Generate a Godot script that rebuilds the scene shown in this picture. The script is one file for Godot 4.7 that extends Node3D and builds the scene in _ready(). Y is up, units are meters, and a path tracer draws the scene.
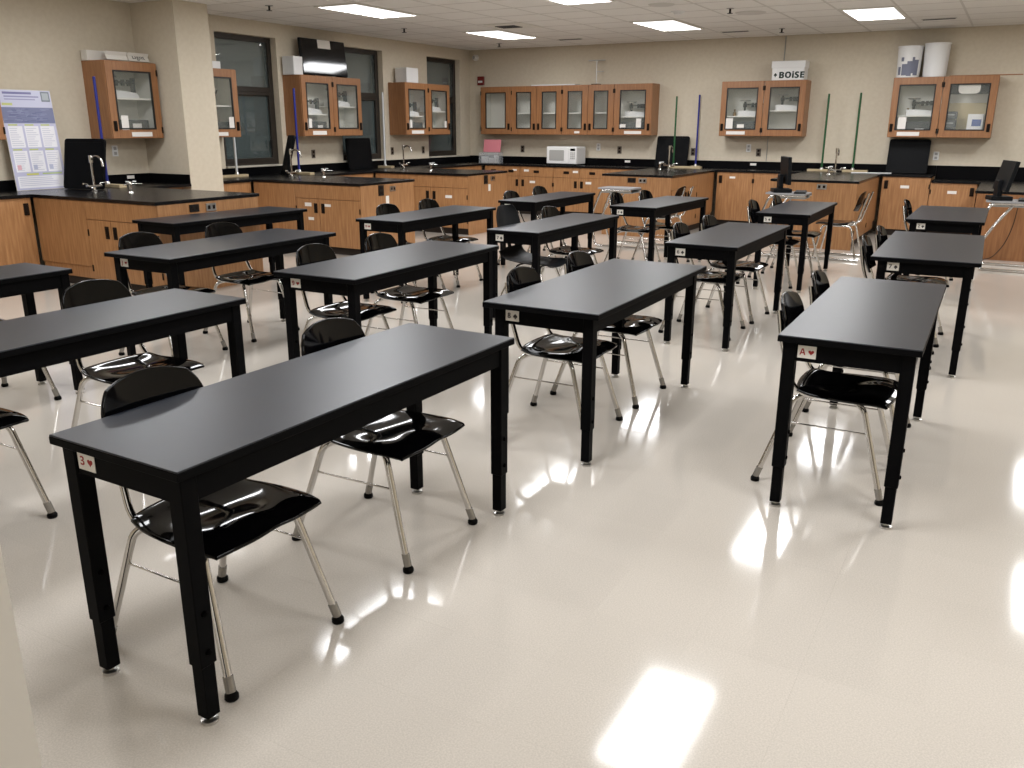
extends Node3D

# ---- room constants (metres) ----
const XL := -10.1      # left wall
const XR := 3.3        # right wall
const ZB := -15.935    # back wall
const ZF := 1.3        # front wall (behind the camera)
const CEIL := 3.185
const HC := 0.968      # worktop height
const CT := 2.451      # wall cabinet top
const CB := 1.538      # wall cabinet bottom
const TH := 0.825      # student table height
const TL := 1.753      # student table length
const ZFRONT := -15.286  # back run worktop front edge
const XFRONT := -9.366   # left run worktop front edge

var M := {}
var taken := {}

func _ready() -> void:
	# ---------------- camera ----------------
	var cam := Camera3D.new()
	cam.name = "Camera"
	add_child(cam)
	cam.keep_aspect = Camera3D.KEEP_HEIGHT
	cam.fov = rad_to_deg(2.0 * atan(384.0 / 854.65))
	cam.position = Vector3(0, 1.6985, 0)
	cam.basis = Basis(Vector3.UP, deg_to_rad(29.647)) * Basis(Vector3.RIGHT, deg_to_rad(-16.793)) * Basis(Vector3.BACK, deg_to_rad(0.137))
	cam.near = 0.05
	cam.far = 80.0
	cam.current = true
	# ---------------- environment ----------------
	var we := WorldEnvironment.new()
	we.name = "WorldEnvironment"
	var env := Environment.new()
	env.background_mode = Environment.BG_COLOR
	env.background_color = Color(0.02, 0.022, 0.026)
	env.tonemap_mode = Environment.TONE_MAPPER_LINEAR
	env.tonemap_exposure = 1.0
	env.sdfgi_enabled = true
	env.ssao_enabled = true
	env.ssil_enabled = true
	we.environment = env
	add_child(we)
	make_materials()
	ceiling_lights()
	# ---------------- structure ----------------
	build_shell()
	build_ceiling()
	build_floor()
	# ---------------- furniture ----------------
	build_worktops()
	build_base_cabinets()
	build_wall_cabinets()
	build_tables()
	build_chairs()
	build_desks()
	# ---------------- small things ----------------
	build_counter_things()
	build_cabinet_top_things()
	build_wall_things()

# =====================================================================
#  lights
# =====================================================================
const LIGHT_ROWS := [-13.46, -9.9, -5.98, -2.42]
const LIGHT_PLACE := {
	Vector2(-7.87, -13.46): "before the far window corner",
	Vector2(-4.92, -13.46): "above the single green pole peninsula",
	Vector2(-1.955, -13.46): "above the two green pole peninsula",
	Vector2(0.99, -13.46): "above the lowered peninsula",
	Vector2(-7.87, -9.9): "above the end of the blue pole peninsula",
	Vector2(-4.92, -9.9): "above the table in front of the microwave cabinets",
	Vector2(-1.955, -9.9): "above the table in front of the monitor desk",
	Vector2(0.99, -9.9): "beside the table in front of the lower oak cabinet",
}
const LIGHT_ENERGY := 5.5
const LIGHT_COLOR := Color(0.985, 0.99, 1.0)
func ceiling_lights() -> void:
	for cx in [-7.87, -4.92, -1.955, 0.99]:
		for cz in LIGHT_ROWS:
			var where: String = LIGHT_PLACE.get(Vector2(cx, cz), "in the rows nearer the entrance")
			var t = thing("ceiling_light", "recessed white fluorescent ceiling panel " + where, "ceiling light", Vector3(cx, CEIL, cz), 0.0, "fluorescent panels in the ceiling")
			var f = mb()
			var w := 0.70
			var l := 1.40
			for s in [-1, 1]:
				bx(f, Vector3(s * (w / 2 - 0.02), 0.002, 0), Vector3(0.04, 0.03, l))
				bx(f, Vector3(0, 0.002, s * (l / 2 - 0.02)), Vector3(w - 0.08, 0.03, 0.04))
			bx(f, Vector3(0, 0.03, 0), Vector3(w, 0.01, l))
			ob(f, "frame", M.light_frame, t)
			var d = mb()
			bx(d, Vector3(0, 0.006, 0), Vector3(w - 0.082, 0.012, l - 0.082))
			ob(d, "diffuser", M.diffuser, t)
			var a := AreaLight3D.new()
			a.name = "panel_light"
			a.area_size = Vector2(w - 0.09, l - 0.09)
			a.light_energy = LIGHT_ENERGY
			a.light_color = LIGHT_COLOR
			a.shadow_enabled = true
			a.area_range = 30.0
			a.area_attenuation = 2.0
			t.add_child(a)
			a.position = Vector3(0, -0.004, 0)
			a.rotation = Vector3(-PI / 2, 0, 0)

# =====================================================================
#  materials
# =====================================================================
func col(r, g, b) -> Color:
	return Color(r / 255.0, g / 255.0, b / 255.0)

func mat(c: Color, rough := 0.6, metal := 0.0, spec := 0.5) -> StandardMaterial3D:
	var m := StandardMaterial3D.new()
	m.albedo_color = c
	m.roughness = rough
	m.metallic = metal
	m.metallic_specular = spec
	return m

func noise_tex(freq: float, c0: Color, c1: Color, sd: int, oct := 4, size := 512, type := FastNoiseLite.TYPE_SIMPLEX_SMOOTH) -> NoiseTexture2D:
	var n := FastNoiseLite.new()
	n.noise_type = type
	n.frequency = freq
	n.seed = sd
	n.fractal_octaves = oct
	var t := NoiseTexture2D.new()
	t.width = size
	t.height = size
	t.seamless = true
	t.noise = n
	var g := Gradient.new()
	g.set_color(0, c0)
	g.set_color(1, c1)
	t.color_ramp = g
	return t

func wood_mat(c0: Color, c1: Color, sd: int, horizontal := false) -> StandardMaterial3D:
	var m := mat(Color.WHITE, 0.38)
	m.albedo_texture = noise_tex(0.02, c0, c1, sd, 5)
	m.uv1_triplanar = true
	m.uv1_world_triplanar = true
	m.uv1_scale = Vector3(0.25, 2.6, 0.25) if horizontal else Vector3(2.6, 0.22, 2.6)
	return m

func tri_mat(tex, rough: float, scale: float, spec := 0.5) -> StandardMaterial3D:
	var m := mat(Color.WHITE, rough, 0.0, spec)
	m.albedo_texture = tex
	m.uv1_triplanar = true
	m.uv1_world_triplanar = true
	m.uv1_scale = Vector3(scale, scale, scale)
	return m

func make_materials() -> void:
	M.wall = tri_mat(noise_tex(0.03, col(206, 195, 175), col(213, 203, 184), 3), 0.75, 0.8, 0.3)
	M.jamb = mat(col(226, 222, 214), 0.6)
	var floors := []
	for k in 3:
		var o := float(k - 1) * 0.6
		floors.append(floor_mat(o, 11 + k))
	M.floor_tile = floors
	M.floor = floors[1]
	M.floor_base = mat(col(196, 190, 178), 0.8)
	M.tile = tri_mat(noise_tex(0.18, col(234, 232, 227), col(245, 243, 239), 5, 3), 0.9, 1.6, 0.1)
	M.grid = mat(col(214, 211, 205), 0.7)
	M.light_frame = mat(col(230, 228, 220), 0.5)
	M.diffuser = mat(col(245, 243, 236), 0.5)
	M.diffuser.emission_enabled = true
	M.diffuser.emission = Color(0.99, 0.995, 1.0)
	M.diffuser.emission_energy_multiplier = 1.6
	M.oak = wood_mat(col(148, 104, 66), col(182, 136, 92), 21)
	M.oak_dark = wood_mat(col(138, 92, 56), col(168, 118, 76), 27)
	M.oak_wall = wood_mat(col(138, 94, 60), col(166, 118, 78), 29)
	M.toe = mat(col(38, 30, 24), 0.7)
	M.worktop = tri_mat(noise_tex(0.06, col(14, 14, 15), col(20, 20, 22), 8), 0.25, 1.0, 0.35)
	M.splash = mat(col(10, 10, 12), 0.3, 0.0, 0.18)
	M.table_top = tri_mat(noise_tex(0.02, col(13, 18, 27), col(18, 23, 33), 9), 0.36, 0.6, 0.52)
	M.table_edge = mat(col(12, 12, 13), 0.5, 0.0, 0.12)
	M.table_leg = mat(col(11, 11, 12), 0.45, 0.0, 0.12)
	M.bolt = mat(col(4, 4, 4), 0.5, 0.0, 0.08)
	M.plastic = mat(col(5, 5, 6), 0.07, 0.0, 0.32)
	M.plastic_matt = mat(col(17, 19, 22), 0.45, 0.0, 0.25)
	M.chrome = mat(col(205, 203, 200), 0.12, 1.0)
	M.steel = mat(col(190, 188, 184), 0.3, 1.0)
	M.rubber = mat(col(5, 5, 5), 0.4, 0.0, 0.2)
	M.cap = mat(col(150, 146, 140), 0.25, 0.6)
	M.handle = mat(col(30, 22, 17), 0.4, 0.0, 0.25)
	M.gasket = mat(col(24, 20, 17), 0.5)
	M.inner = mat(col(222, 220, 210), 0.6)
	M.shelf = mat(col(228, 226, 218), 0.5)
	M.white = mat(col(230, 230, 229), 0.5)
	M.paper = mat(col(222, 218, 210), 0.8)
	M.label = mat(col(232, 228, 222), 0.7)
	M.grey_box = mat(col(62, 64, 66), 0.6)
	M.light_grey = mat(col(165, 165, 162), 0.5)
	M.dark_metal = mat(col(35, 33, 32), 0.35, 0.6)
	M.bronze = mat(col(48, 42, 36), 0.45, 0.2)
	M.shade = mat(col(138, 143, 140), 0.8)
	M.outlet_plate = mat(col(96, 86, 76), 0.4)
	M.sash_glass = glass_mat(Color(0.36, 0.41, 0.41, 0.45))
	M.sill = mat(col(196, 190, 176), 0.5)
	M.glass = glass_mat(Color(0.80, 0.86, 0.84, 0.05))
	M.window_glass = glass_mat(Color(0.5, 0.55, 0.54, 0.2))
	M.black_board = mat(col(12, 13, 15), 0.4, 0.0, 0.2)
	M.screen = mat(col(6, 6, 8), 0.08)
	M.pale_wood = wood_mat(col(178, 158, 124), col(204, 186, 152), 41, true)
	M.green = mat(col(26, 84, 44), 0.4)
	M.blue = mat(col(26, 36, 128), 0.4)
	M.pole_white = mat(col(214, 216, 216), 0.4)
	M.pink = mat(col(226, 138, 148), 0.7)
	M.red = mat(col(120, 30, 26), 0.45)
	M.suit_red = mat(col(150, 36, 34), 0.7)
	M.suit_black = mat(col(46, 38, 38), 0.7)
	M.print_dark = mat(col(14, 40, 32), 0.6)
	M.print_blue = mat(col(70, 92, 150), 0.6)
	M.clear = glass_mat(Color(0.85, 0.87, 0.88, 0.14))
	M.desk_top = mat(col(150, 150, 152), 0.35)
	M.bottle = mat(col(90, 96, 92), 0.2)
	M.brass = mat(col(140, 110, 60), 0.3, 0.8)
	M.cord = mat(col(40, 24, 16), 0.6)

func floor_mat(o: float, sd: int) -> StandardMaterial3D:
	var m := tri_mat(noise_tex(0.09, col(183 + o, 176 + o, 166 + o), col(208 + o, 200 + o, 190 + o), sd, 4, 1024), 0.085, 1.4, 0.5)
	var n := FastNoiseLite.new()
	n.frequency = 0.012
	n.seed = 77
	n.fractal_octaves = 2
	var nt := NoiseTexture2D.new()
	nt.width = 512
	nt.height = 512
	nt.seamless = true
	nt.as_normal_map = true
	nt.bump_strength = 1.2
	nt.noise = n
	m.normal_enabled = true
	m.normal_texture = nt
	m.normal_scale = 0.012
	return m

func glass_mat(c: Color) -> StandardMaterial3D:
	var m := mat(c, 0.03)
	m.transparency = BaseMaterial3D.TRANSPARENCY_ALPHA
	return m

# =====================================================================
#  mesh helpers
# =====================================================================
func mb() -> SurfaceTool:
	var st := SurfaceTool.new()
	st.begin(Mesh.PRIMITIVE_TRIANGLES)
	return st

func tri(st: SurfaceTool, a: Vector3, b: Vector3, c: Vector3, n1: Vector3, n2: Vector3, n3: Vector3) -> void:
	if (c - a).cross(b - a).dot(n1 + n2 + n3) < 0.0:
		var t := b
		b = c
		c = t
		t = n2
		n2 = n3
		n3 = t
	st.set_normal(n1)
	st.add_vertex(a)
	st.set_normal(n2)
	st.add_vertex(b)
	st.set_normal(n3)
	st.add_vertex(c)

func quad(st: SurfaceTool, a: Vector3, b: Vector3, c: Vector3, d: Vector3, n: Vector3) -> void:
	tri(st, a, b, c, n, n, n)
	tri(st, a, c, d, n, n, n)

func bx(st: SurfaceTool, c: Vector3, s: Vector3, xf := Transform3D.IDENTITY) -> void:
	var h := s * 0.5
	for ax in 3:
		var u := Vector3.ZERO
		var v := Vector3.ZERO
		var n := Vector3.ZERO
		n[ax] = 1.0
		u[(ax + 1) % 3] = h[(ax + 1) % 3]
		v[(ax + 2) % 3] = h[(ax + 2) % 3]
		for sg in [-1.0, 1.0]:
			var o: Vector3 = c + n * h[ax] * sg
			quad(st, xf * (o - u - v), xf * (o + u - v), xf * (o + u + v), xf * (o - u + v), xf.basis * n * sg)

# box from corner to corner
func bb(st: SurfaceTool, a: Vector3, b: Vector3) -> void:
	bx(st, (a + b) * 0.5, (b - a).abs())

# chamfered box
func cb(st: SurfaceTool, c: Vector3, s: Vector3, ch := 0.004, xf := Transform3D.IDENTITY) -> void:
	var h := s * 0.5
	var k := h - Vector3(ch, ch, ch)
	for ax in 3:
		var i := (ax + 1) % 3
		var j := (ax + 2) % 3
		for sg in [-1.0, 1.0]:
			var n := Vector3.ZERO
			n[ax] = sg
			var p := []
			for q in [[-1, -1], [1, -1], [1, 1], [-1, 1]]:
				var v := Vector3.ZERO
				v[ax] = h[ax] * sg
				v[i] = k[i] * q[0]
				v[j] = k[j] * q[1]
				p.append(xf * (c + v))
			quad(st, p[0], p[1], p[2], p[3], xf.basis * n)
	for ax in 3:
		var i := (ax + 1) % 3
		var j := (ax + 2) % 3
		for si in [-1.0, 1.0]:
			for sj in [-1.0, 1.0]:
				var a := Vector3.ZERO
				var b := Vector3.ZERO
				a[i] = h[i] * si
				a[j] = k[j] * sj
				b[i] = k[i] * si
				b[j] = h[j] * sj
				var e := Vector3.ZERO
				e[ax] = k[ax]
				var n := Vector3.ZERO
				n[i] = si
				n[j] = sj
				quad(st, xf * (c + a - e), xf * (c + a + e), xf * (c + b + e), xf * (c + b - e), xf.basis * n.normalized())
	for sx in [-1.0, 1.0]:
		for sy in [-1.0, 1.0]:
			for sz in [-1.0, 1.0]:
				var n := Vector3(sx, sy, sz).normalized()
				var a := Vector3(h.x * sx, k.y * sy, k.z * sz)
				var b := Vector3(k.x * sx, h.y * sy, k.z * sz)
				var d := Vector3(k.x * sx, k.y * sy, h.z * sz)
				var nn := xf.basis * n
				tri(st, xf * (c + a), xf * (c + b), xf * (c + d), nn, nn, nn)

func tube(st: SurfaceTool, pts: Array, r: float, n := 10, r2 := -1.0) -> void:
	if r2 < 0.0:
		r2 = r
	var cnt := pts.size()
	var rings := []
	var norms := []
	var up := Vector3.UP
	var t0: Vector3 = (pts[1] - pts[0]).normalized()
	if abs(t0.dot(up)) > 0.9:
		up = Vector3.RIGHT
	for i in cnt:
		var d: Vector3
		if i == 0:
			d = (pts[1] - pts[0]).normalized()
		elif i == cnt - 1:
			d = (pts[i] - pts[i - 1]).normalized()
		else:
			d = ((pts[i] - pts[i - 1]).normalized() + (pts[i + 1] - pts[i]).normalized()).normalized()
		var side := d.cross(up).normalized()
		up = side.cross(d).normalized()
		var rr := lerpf(r, r2, float(i) / (cnt - 1))
		var ring := []
		var nr := []
		for k in n:
			var a := TAU * k / n
			var v := side * cos(a) + up * sin(a)
			ring.append(pts[i] + v * rr)
			nr.append(v)
		rings.append(ring)
		norms.append(nr)
	for i in cnt - 1:
		for k in n:
			var k2 := (k + 1) % n
			tri(st, rings[i][k], rings[i + 1][k], rings[i + 1][k2], norms[i][k], norms[i + 1][k], norms[i + 1][k2])
			tri(st, rings[i][k], rings[i + 1][k2], rings[i][k2], norms[i][k], norms[i + 1][k2], norms[i][k2])
	for e in [0, cnt - 1]:
		var d2: Vector3 = (pts[0] - pts[1]).normalized() if e == 0 else (pts[e] - pts[e - 1]).normalized()
		for k in n:
			tri(st, pts[e], rings[e][k], rings[e][(k + 1) % n], d2, d2, d2)

# rounds the inner corners of a polyline
func fillet(pts: Array, r: float, n := 5) -> Array:
	var out := [pts[0]]
	for i in range(1, pts.size() - 1):
		var p: Vector3 = pts[i]
		var a: Vector3 = pts[i - 1] - p
		var b: Vector3 = pts[i + 1] - p
		var d := minf(r, minf(a.length(), b.length()) * 0.49)
		var p0 := p + a.normalized() * d
		var p1 := p + b.normalized() * d
		for k in n + 1:
			var t := float(k) / n
			out.append(p0.lerp(p, t).lerp(p.lerp(p1, t), t))
	out.append(pts[-1])
	return out

# profile: array of Vector2(radius, height)
func lathe(st: SurfaceTool, prof: Array, xf := Transform3D.IDENTITY, n := 16) -> void:
	for i in prof.size() - 1:
		var p: Vector2 = prof[i]
		var q: Vector2 = prof[i + 1]
		var dn := Vector2(q.y - p.y, -(q.x - p.x))
		if dn.length() < 1e-7:
			continue
		dn = dn.normalized()
		for k in n:
			var a0 := TAU * k / n
			var a1 := TAU * (k + 1) / n
			var v0 := Vector3(cos(a0), 0, sin(a0))
			var v1 := Vector3(cos(a1), 0, sin(a1))
			var n0 := xf.basis * (v0 * dn.x + Vector3.UP * dn.y)
			var n1 := xf.basis * (v1 * dn.x + Vector3.UP * dn.y)
			var a := xf * (v0 * p.x + Vector3.UP * p.y)
			var b := xf * (v0 * q.x + Vector3.UP * q.y)
			var c := xf * (v1 * q.x + Vector3.UP * q.y)
			var d := xf * (v1 * p.x + Vector3.UP * p.y)
			if q.x > 1e-6:
				tri(st, a, b, c, n0, n0, n1)
			if p.x > 1e-6:
				tri(st, a, c, d, n0, n1, n1)

func at(p: Vector3) -> Transform3D:
	return Transform3D(Basis.IDENTITY, p)

# flat polygon in x,y extruded from z0 to z1
func prism(st: SurfaceTool, poly: PackedVector2Array, z0: float, z1: float, xf := Transform3D.IDENTITY) -> void:
	var idx := Geometry2D.triangulate_polygon(poly)
	for i in range(0, idx.size(), 3):
		var a := poly[idx[i]]
		var b := poly[idx[i + 1]]
		var c := poly[idx[i + 2]]
		for z in [z0, z1]:
			var n: Vector3 = xf.basis * (Vector3.BACK if z == maxf(z0, z1) else Vector3.FORWARD)
			tri(st, xf * Vector3(a.x, a.y, z), xf * Vector3(b.x, b.y, z), xf * Vector3(c.x, c.y, z), n, n, n)
	var area := 0.0
	for i in poly.size():
		var a := poly[i]
		var b := poly[(i + 1) % poly.size()]
		area += a.x * b.y - b.x * a.y
	var s := 1.0 if area > 0 else -1.0
	for i in poly.size():
		var a := poly[i]
		var b := poly[(i + 1) % poly.size()]
		var n := xf.basis * (Vector3(b.y - a.y, a.x - b.x, 0).normalized() * s)
		quad(st, xf * Vector3(a.x, a.y, z0), xf * Vector3(b.x, b.y, z0), xf * Vector3(b.x, b.y, z1), xf * Vector3(a.x, a.y, z1), n)

func round_rect(w: float, h: float, r: float, n := 5) -> PackedVector2Array:
	var p := PackedVector2Array()
	for q in [[1, 1, 0.0], [-1, 1, PI / 2], [-1, -1, PI], [1, -1, PI * 1.5]]:
		for k in n + 1:
			var a: float = q[2] + PI / 2 * k / n
			p.append(Vector2(q[0] * (w / 2 - r) + cos(a) * r, q[1] * (h / 2 - r) + sin(a) * r))
	return p

# a curved sheet with thickness; f(s,t) with s,t in -1..1
func sheet(st: SurfaceTool, f: Callable, nu: int, nv: int, th: float) -> void:
	var P := []
	var N := []
	for i in nu + 1:
		var rp := []
		var rn := []
		for j in nv + 1:
			var s := -1.0 + 2.0 * i / nu
			var t := -1.0 + 2.0 * j / nv
			var e := 0.01
			var du: Vector3 = f.call(minf(s + e, 1), t) - f.call(maxf(s - e, -1), t)
			var dv: Vector3 = f.call(s, minf(t + e, 1)) - f.call(s, maxf(t - e, -1))
			rp.append(f.call(s, t))
			rn.append(du.cross(dv).normalized())
		P.append(rp)
		N.append(rn)
	for i in nu:
		for j in nv:
			for side in [1.0, -1.0]:
				var v := []
				var m := []
				for q in [[0, 0], [1, 0], [1, 1], [0, 1]]:
					var nn: Vector3 = N[i + q[0]][j + q[1]]
					v.append(P[i + q[0]][j + q[1]] + nn * th * 0.5 * side)
					m.append(nn * side)
				tri(st, v[0], v[1], v[2], m[0], m[1], m[2])
				tri(st, v[0], v[2], v[3], m[0], m[2], m[3])
	# rim
	var loop := []
	for i in nu:
		loop.append([i, 0])
	for j in nv:
		loop.append([nu, j])
	for i in nu:
		loop.append([nu - i, nv])
	for j in nv:
		loop.append([0, nv - j])
	var cen := Vector3.ZERO
	for q in loop:
		cen += P[q[0]][q[1]]
	cen /= loop.size()
	for k in loop.size():
		var a = loop[k]
		var b = loop[(k + 1) % loop.size()]
		var pa: Vector3 = P[a[0]][a[1]]
		var pb: Vector3 = P[b[0]][b[1]]
		var na: Vector3 = N[a[0]][a[1]] * th * 0.5
		var nb: Vector3 = N[b[0]][b[1]] * th * 0.5
		var o := (pb - pa).cross(N[a[0]][a[1]]).normalized()
		if o.dot((pa + pb) * 0.5 - cen) < 0:
			o = -o
		# two smooth facets make a rounded edge
		var nA: Vector3 = N[a[0]][a[1]]
		var nB: Vector3 = N[b[0]][b[1]]
		var ea := pa + o * th * 0.4
		var eb := pb + o * th * 0.4
		tri(st, pa + na, pb + nb, eb, nA, nB, o)
		tri(st, pa + na, eb, ea, nA, o, o)
		tri(st, ea, eb, pb - nb, o, o, -nB)
		tri(st, ea, pb - nb, pa - na, o, -nB, -nA)

func ob(st: SurfaceTool, called: String, material: Material, parent: Node = null) -> MeshInstance3D:
	var m := MeshInstance3D.new()
	m.mesh = st.commit()
	m.material_override = null
	m.mesh.surface_set_material(0, material)
	m.cast_shadow = GeometryInstance3D.SHADOW_CASTING_SETTING_ON
	if parent == null:
		m.name = numbered(called)
		add_child(m, true)
	else:
		m.name = called
		parent.add_child(m, true)
	return m

func inst(mesh: Mesh, called: String, parent: Node, pos: Vector3, turn := 0.0) -> MeshInstance3D:
	var m := MeshInstance3D.new()
	m.mesh = mesh
	m.name = called
	parent.add_child(m, true)
	m.position = pos
	m.rotation.y = turn
	return m

func numbered(called: String) -> String:
	if not taken.has(called):
		taken[called] = 0
		return called
	taken[called] += 1
	return "%s_%03d" % [called, taken[called]]

func tag(o: Node, label: String, category: String, group := "") -> Node:
	o.set_meta("label", label)
	o.set_meta("category", category)
	if group:
		o.set_meta("group", group)
	return o

func thing(called: String, label: String, category: String, pos := Vector3.ZERO, turn := 0.0, group := "") -> Node3D:
	var o := Node3D.new()
	o.name = numbered(called)
	add_child(o, true)
	o.position = pos
	o.rotation.y = turn
	tag(o, label, category, group)
	return o

func struct(st: SurfaceTool, called: String, material: Material, label := "") -> MeshInstance3D:
	var o := ob(st, called, material)
	o.set_meta("kind", "structure")
	if label:
		o.set_meta("label", label)
	return o

func copy(o: Node3D, pos: Vector3, turn: float, label: String, group := "") -> Node3D:
	var base := String(o.name).split("_0")[0]
	var c: Node3D = o.duplicate()
	c.name = numbered(base)
	add_child(c, true)
	c.position = pos
	c.rotation.y = turn
	c.set_meta("label", label)
	if group:
		c.set_meta("group", group)
	return c

# =====================================================================
#  structure
# =====================================================================
const WIN := [[-9.2, -10.4], [-11.83, -13.03], [-14.4, -15.56]]   # window openings along the left wall (z near, z far)
const WY0 := 1.09
const WY1 := 2.98

func build_shell() -> void:
	var th := 0.35
	# left wall with three openings
	var st = mb()
	var zs := [ZF + 0.2]
	for w in WIN:
		zs.append(w[0])
		zs.append(w[1])
	zs.append(ZB - 0.2)
	for i in range(0, zs.size(), 2):
		bb(st, Vector3(XL - th, 0, zs[i]), Vector3(XL, CEIL + 0.1, zs[i + 1]))
	for w in WIN:
		bb(st, Vector3(XL - th, 0, w[0]), Vector3(XL, WY0, w[1]))
		bb(st, Vector3(XL - th, WY1, w[0]), Vector3(XL, CEIL + 0.1, w[1]))
	struct(st, "wall_left", M.wall, "beige painted wall with three dark framed windows")
	st = mb()
	bb(st, Vector3(XL - th, 0, ZB), Vector3(XR + 0.2, CEIL + 0.1, ZB - 0.2))
	struct(st, "wall_back", M.wall, "beige painted wall behind the long run of cabinets")
	st = mb()
	bb(st, Vector3(XR, 0, ZB), Vector3(XR + 0.2, CEIL + 0.1, ZF + 0.2))
	struct(st, "wall_right", M.wall)
	st = mb()
	bb(st, Vector3(XL, 0, ZF), Vector3(XR, CEIL + 0.1, ZF + 0.2))
	struct(st, "wall_front", M.wall)
	# the wall return beside the entrance
	st = mb()
	bb(st, Vector3(-2.2, 0, -0.470), Vector3(-0.93, CEIL, ZF))
	struct(st, "wall_entry", M.jamb, "pale wall corner beside the entrance")
	# pillar
	st = mb()
	bb(st, Vector3(XL, 0, -7.86), Vector3(-9.30, CEIL, -8.40))
	struct(st, "wall_pillar", M.wall, "beige square pillar standing out from the window wall")
	# windows
	for i in WIN.size():
		var w = WIN[i]
		var zc: float = (w[0] + w[1]) / 2
		var ww: float = abs(w[1] - w[0])
		var root := Node3D.new()
		root.name = "window_%d" % (i + 1)
		add_child(root)
		root.position = Vector3(XL - 0.16, WY0, zc)
		root.rotation.y = PI / 2
		root.set_meta("kind", "structure")
		root.set_meta("label", ["dark framed window nearest the pillar", "dark framed window behind the wall cabinet with the screen", "dark framed window in the far corner of the room"][i])
		var hh := WY1 - WY0
		var fr = mb()
		var b := 0.075
		for s in [-1, 1]:
			cb(fr, Vector3(s * (ww / 2 - b / 2), hh / 2, 0), Vector3(b, hh, 0.10))
		for y in [b / 2, hh - b / 2, hh * 0.60]:
			cb(fr, Vector3(0, y, 0), Vector3(ww - 2 * b, b, 0.10))
		ob(fr, "window_frame", M.bronze, root)
		var sa = mb()
		var s0 := 0.05
		var sw := ww - 2 * b
		var sh := hh * 0.60 - 1.5 * b
		for s in [-1, 1]:
			cb(sa, Vector3(s * (sw / 2 - s0 / 2), b + sh / 2, 0.03), Vector3(s0, sh, 0.07))
		for y in [b + s0 / 2, b + sh - s0 / 2]:
			cb(sa, Vector3(0, y, 0.03), Vector3(sw - 2 * s0, s0, 0.07))
		var sash = ob(sa, "sash", M.bronze, root)
		var la = mb()
		cb(la, Vector3(sw / 2 - 0.09, b + 0.25, 0.075), Vector3(0.025, 0.14, 0.03))
		ob(la, "latch", M.dark_metal, sash)
		var g = mb()
		bx(g, Vector3(0, b + sh / 2, 0.02), Vector3(sw - 2 * s0, sh - 2 * s0, 0.006))
		ob(g, "pane", M.sash_glass, root)
		g = mb()
		var uh := hh * 0.40 - 1.5 * b
		bx(g, Vector3(0, hh - b - uh / 2, 0.01), Vector3(sw, uh, 0.006))
		ob(g, "pane", M.window_glass, root)
		g = mb()
		bx(g, Vector3(0, hh / 2, -0.12), Vector3(ww, hh, 0.02))
		ob(g, "shade", M.shade, root)
		g = mb()
		cb(g, Vector3(0, 0.012, 0.11), Vector3(ww, 0.024, 0.20))
		ob(g, "window_sill", M.sill, root)

const TX := 0.7375
const TZ := 0.7125
func build_ceiling() -> void:
	var st = mb()
	bb(st, Vector3(XL - 0.35, CEIL + 0.06, ZB - 0.2), Vector3(XR + 0.2, CEIL + 0.3, ZF + 0.2))
	var c = struct(st, "ceiling", M.tile, "suspended ceiling of pale mineral tiles in a metal grid")
	var x0 := -8.239 - 3 * TX
	var z0 := -12.747 + 20 * TZ
	# cells taken by the light panels
	var lit := {}
	for cx in [-7.87, -4.92, -1.955, 0.99]:
		for cz in LIGHT_ROWS:
			for dz in [-0.35, 0.35]:
				lit[Vector2i(roundi((cx - x0) / TX - 0.5), roundi((z0 - (cz + dz)) / TZ - 0.5))] = true
	var meshes := {}
	var rest = mb()
	var any := false
	for i in 20:
		for j in 25:
			var a := maxf(x0 + i * TX, XL)
			var b := minf(x0 + (i + 1) * TX, XR)
			var p := minf(z0 - j * TZ, ZF)
			var q := maxf(z0 - (j + 1) * TZ, ZB)
			if b - a < 0.06 or p - q < 0.06 or lit.has(Vector2i(i, j)):
				continue
			var w := b - a - 0.03
			var d := p - q - 0.03
			var cen := Vector3((a + b) / 2, CEIL + 0.010, (p + q) / 2)
			if cen.z < -8.4 and cen.x < 1.6:
				var key := "%.3f_%.3f" % [w, d]
				if not meshes.has(key):
					var m = mb()
					bx(m, Vector3.ZERO, Vector3(w, 0.016, d))
					var mesh: ArrayMesh = m.commit()
					mesh.surface_set_material(0, M.tile)
					meshes[key] = mesh
				inst(meshes[key], "ceiling_tile", c, cen)
			else:
				bx(rest, cen, Vector3(w, 0.016, d))
				any = true
	if any:
		var r = ob(rest, "ceiling_tiles", M.tile, c)
		r.set_meta("kind", "stuff")
	var g = mb()
	for i in 20:
		var x := x0 + i * TX
		if x > XL and x < XR:
			bb(g, Vector3(x - 0.014, CEIL, ZB), Vector3(x + 0.014, CEIL + 0.03, ZF))
	for j in 26:
		var z := z0 - j * TZ
		if z < ZF and z > ZB:
			# broken into stretches so that the bars do not cross the light panels
			for i in 20:
				var a := maxf(x0 + i * TX + 0.014, XL)
				var b := minf(x0 + (i + 1) * TX - 0.014, XR)
				if b > a and not (lit.has(Vector2i(i, j)) and lit.has(Vector2i(i, j - 1))):
					bb(g, Vector3(a, CEIL, z - 0.014), Vector3(b, CEIL + 0.03, z + 0.014))
	ob(g, "ceiling_grid", M.grid, c)

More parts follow.
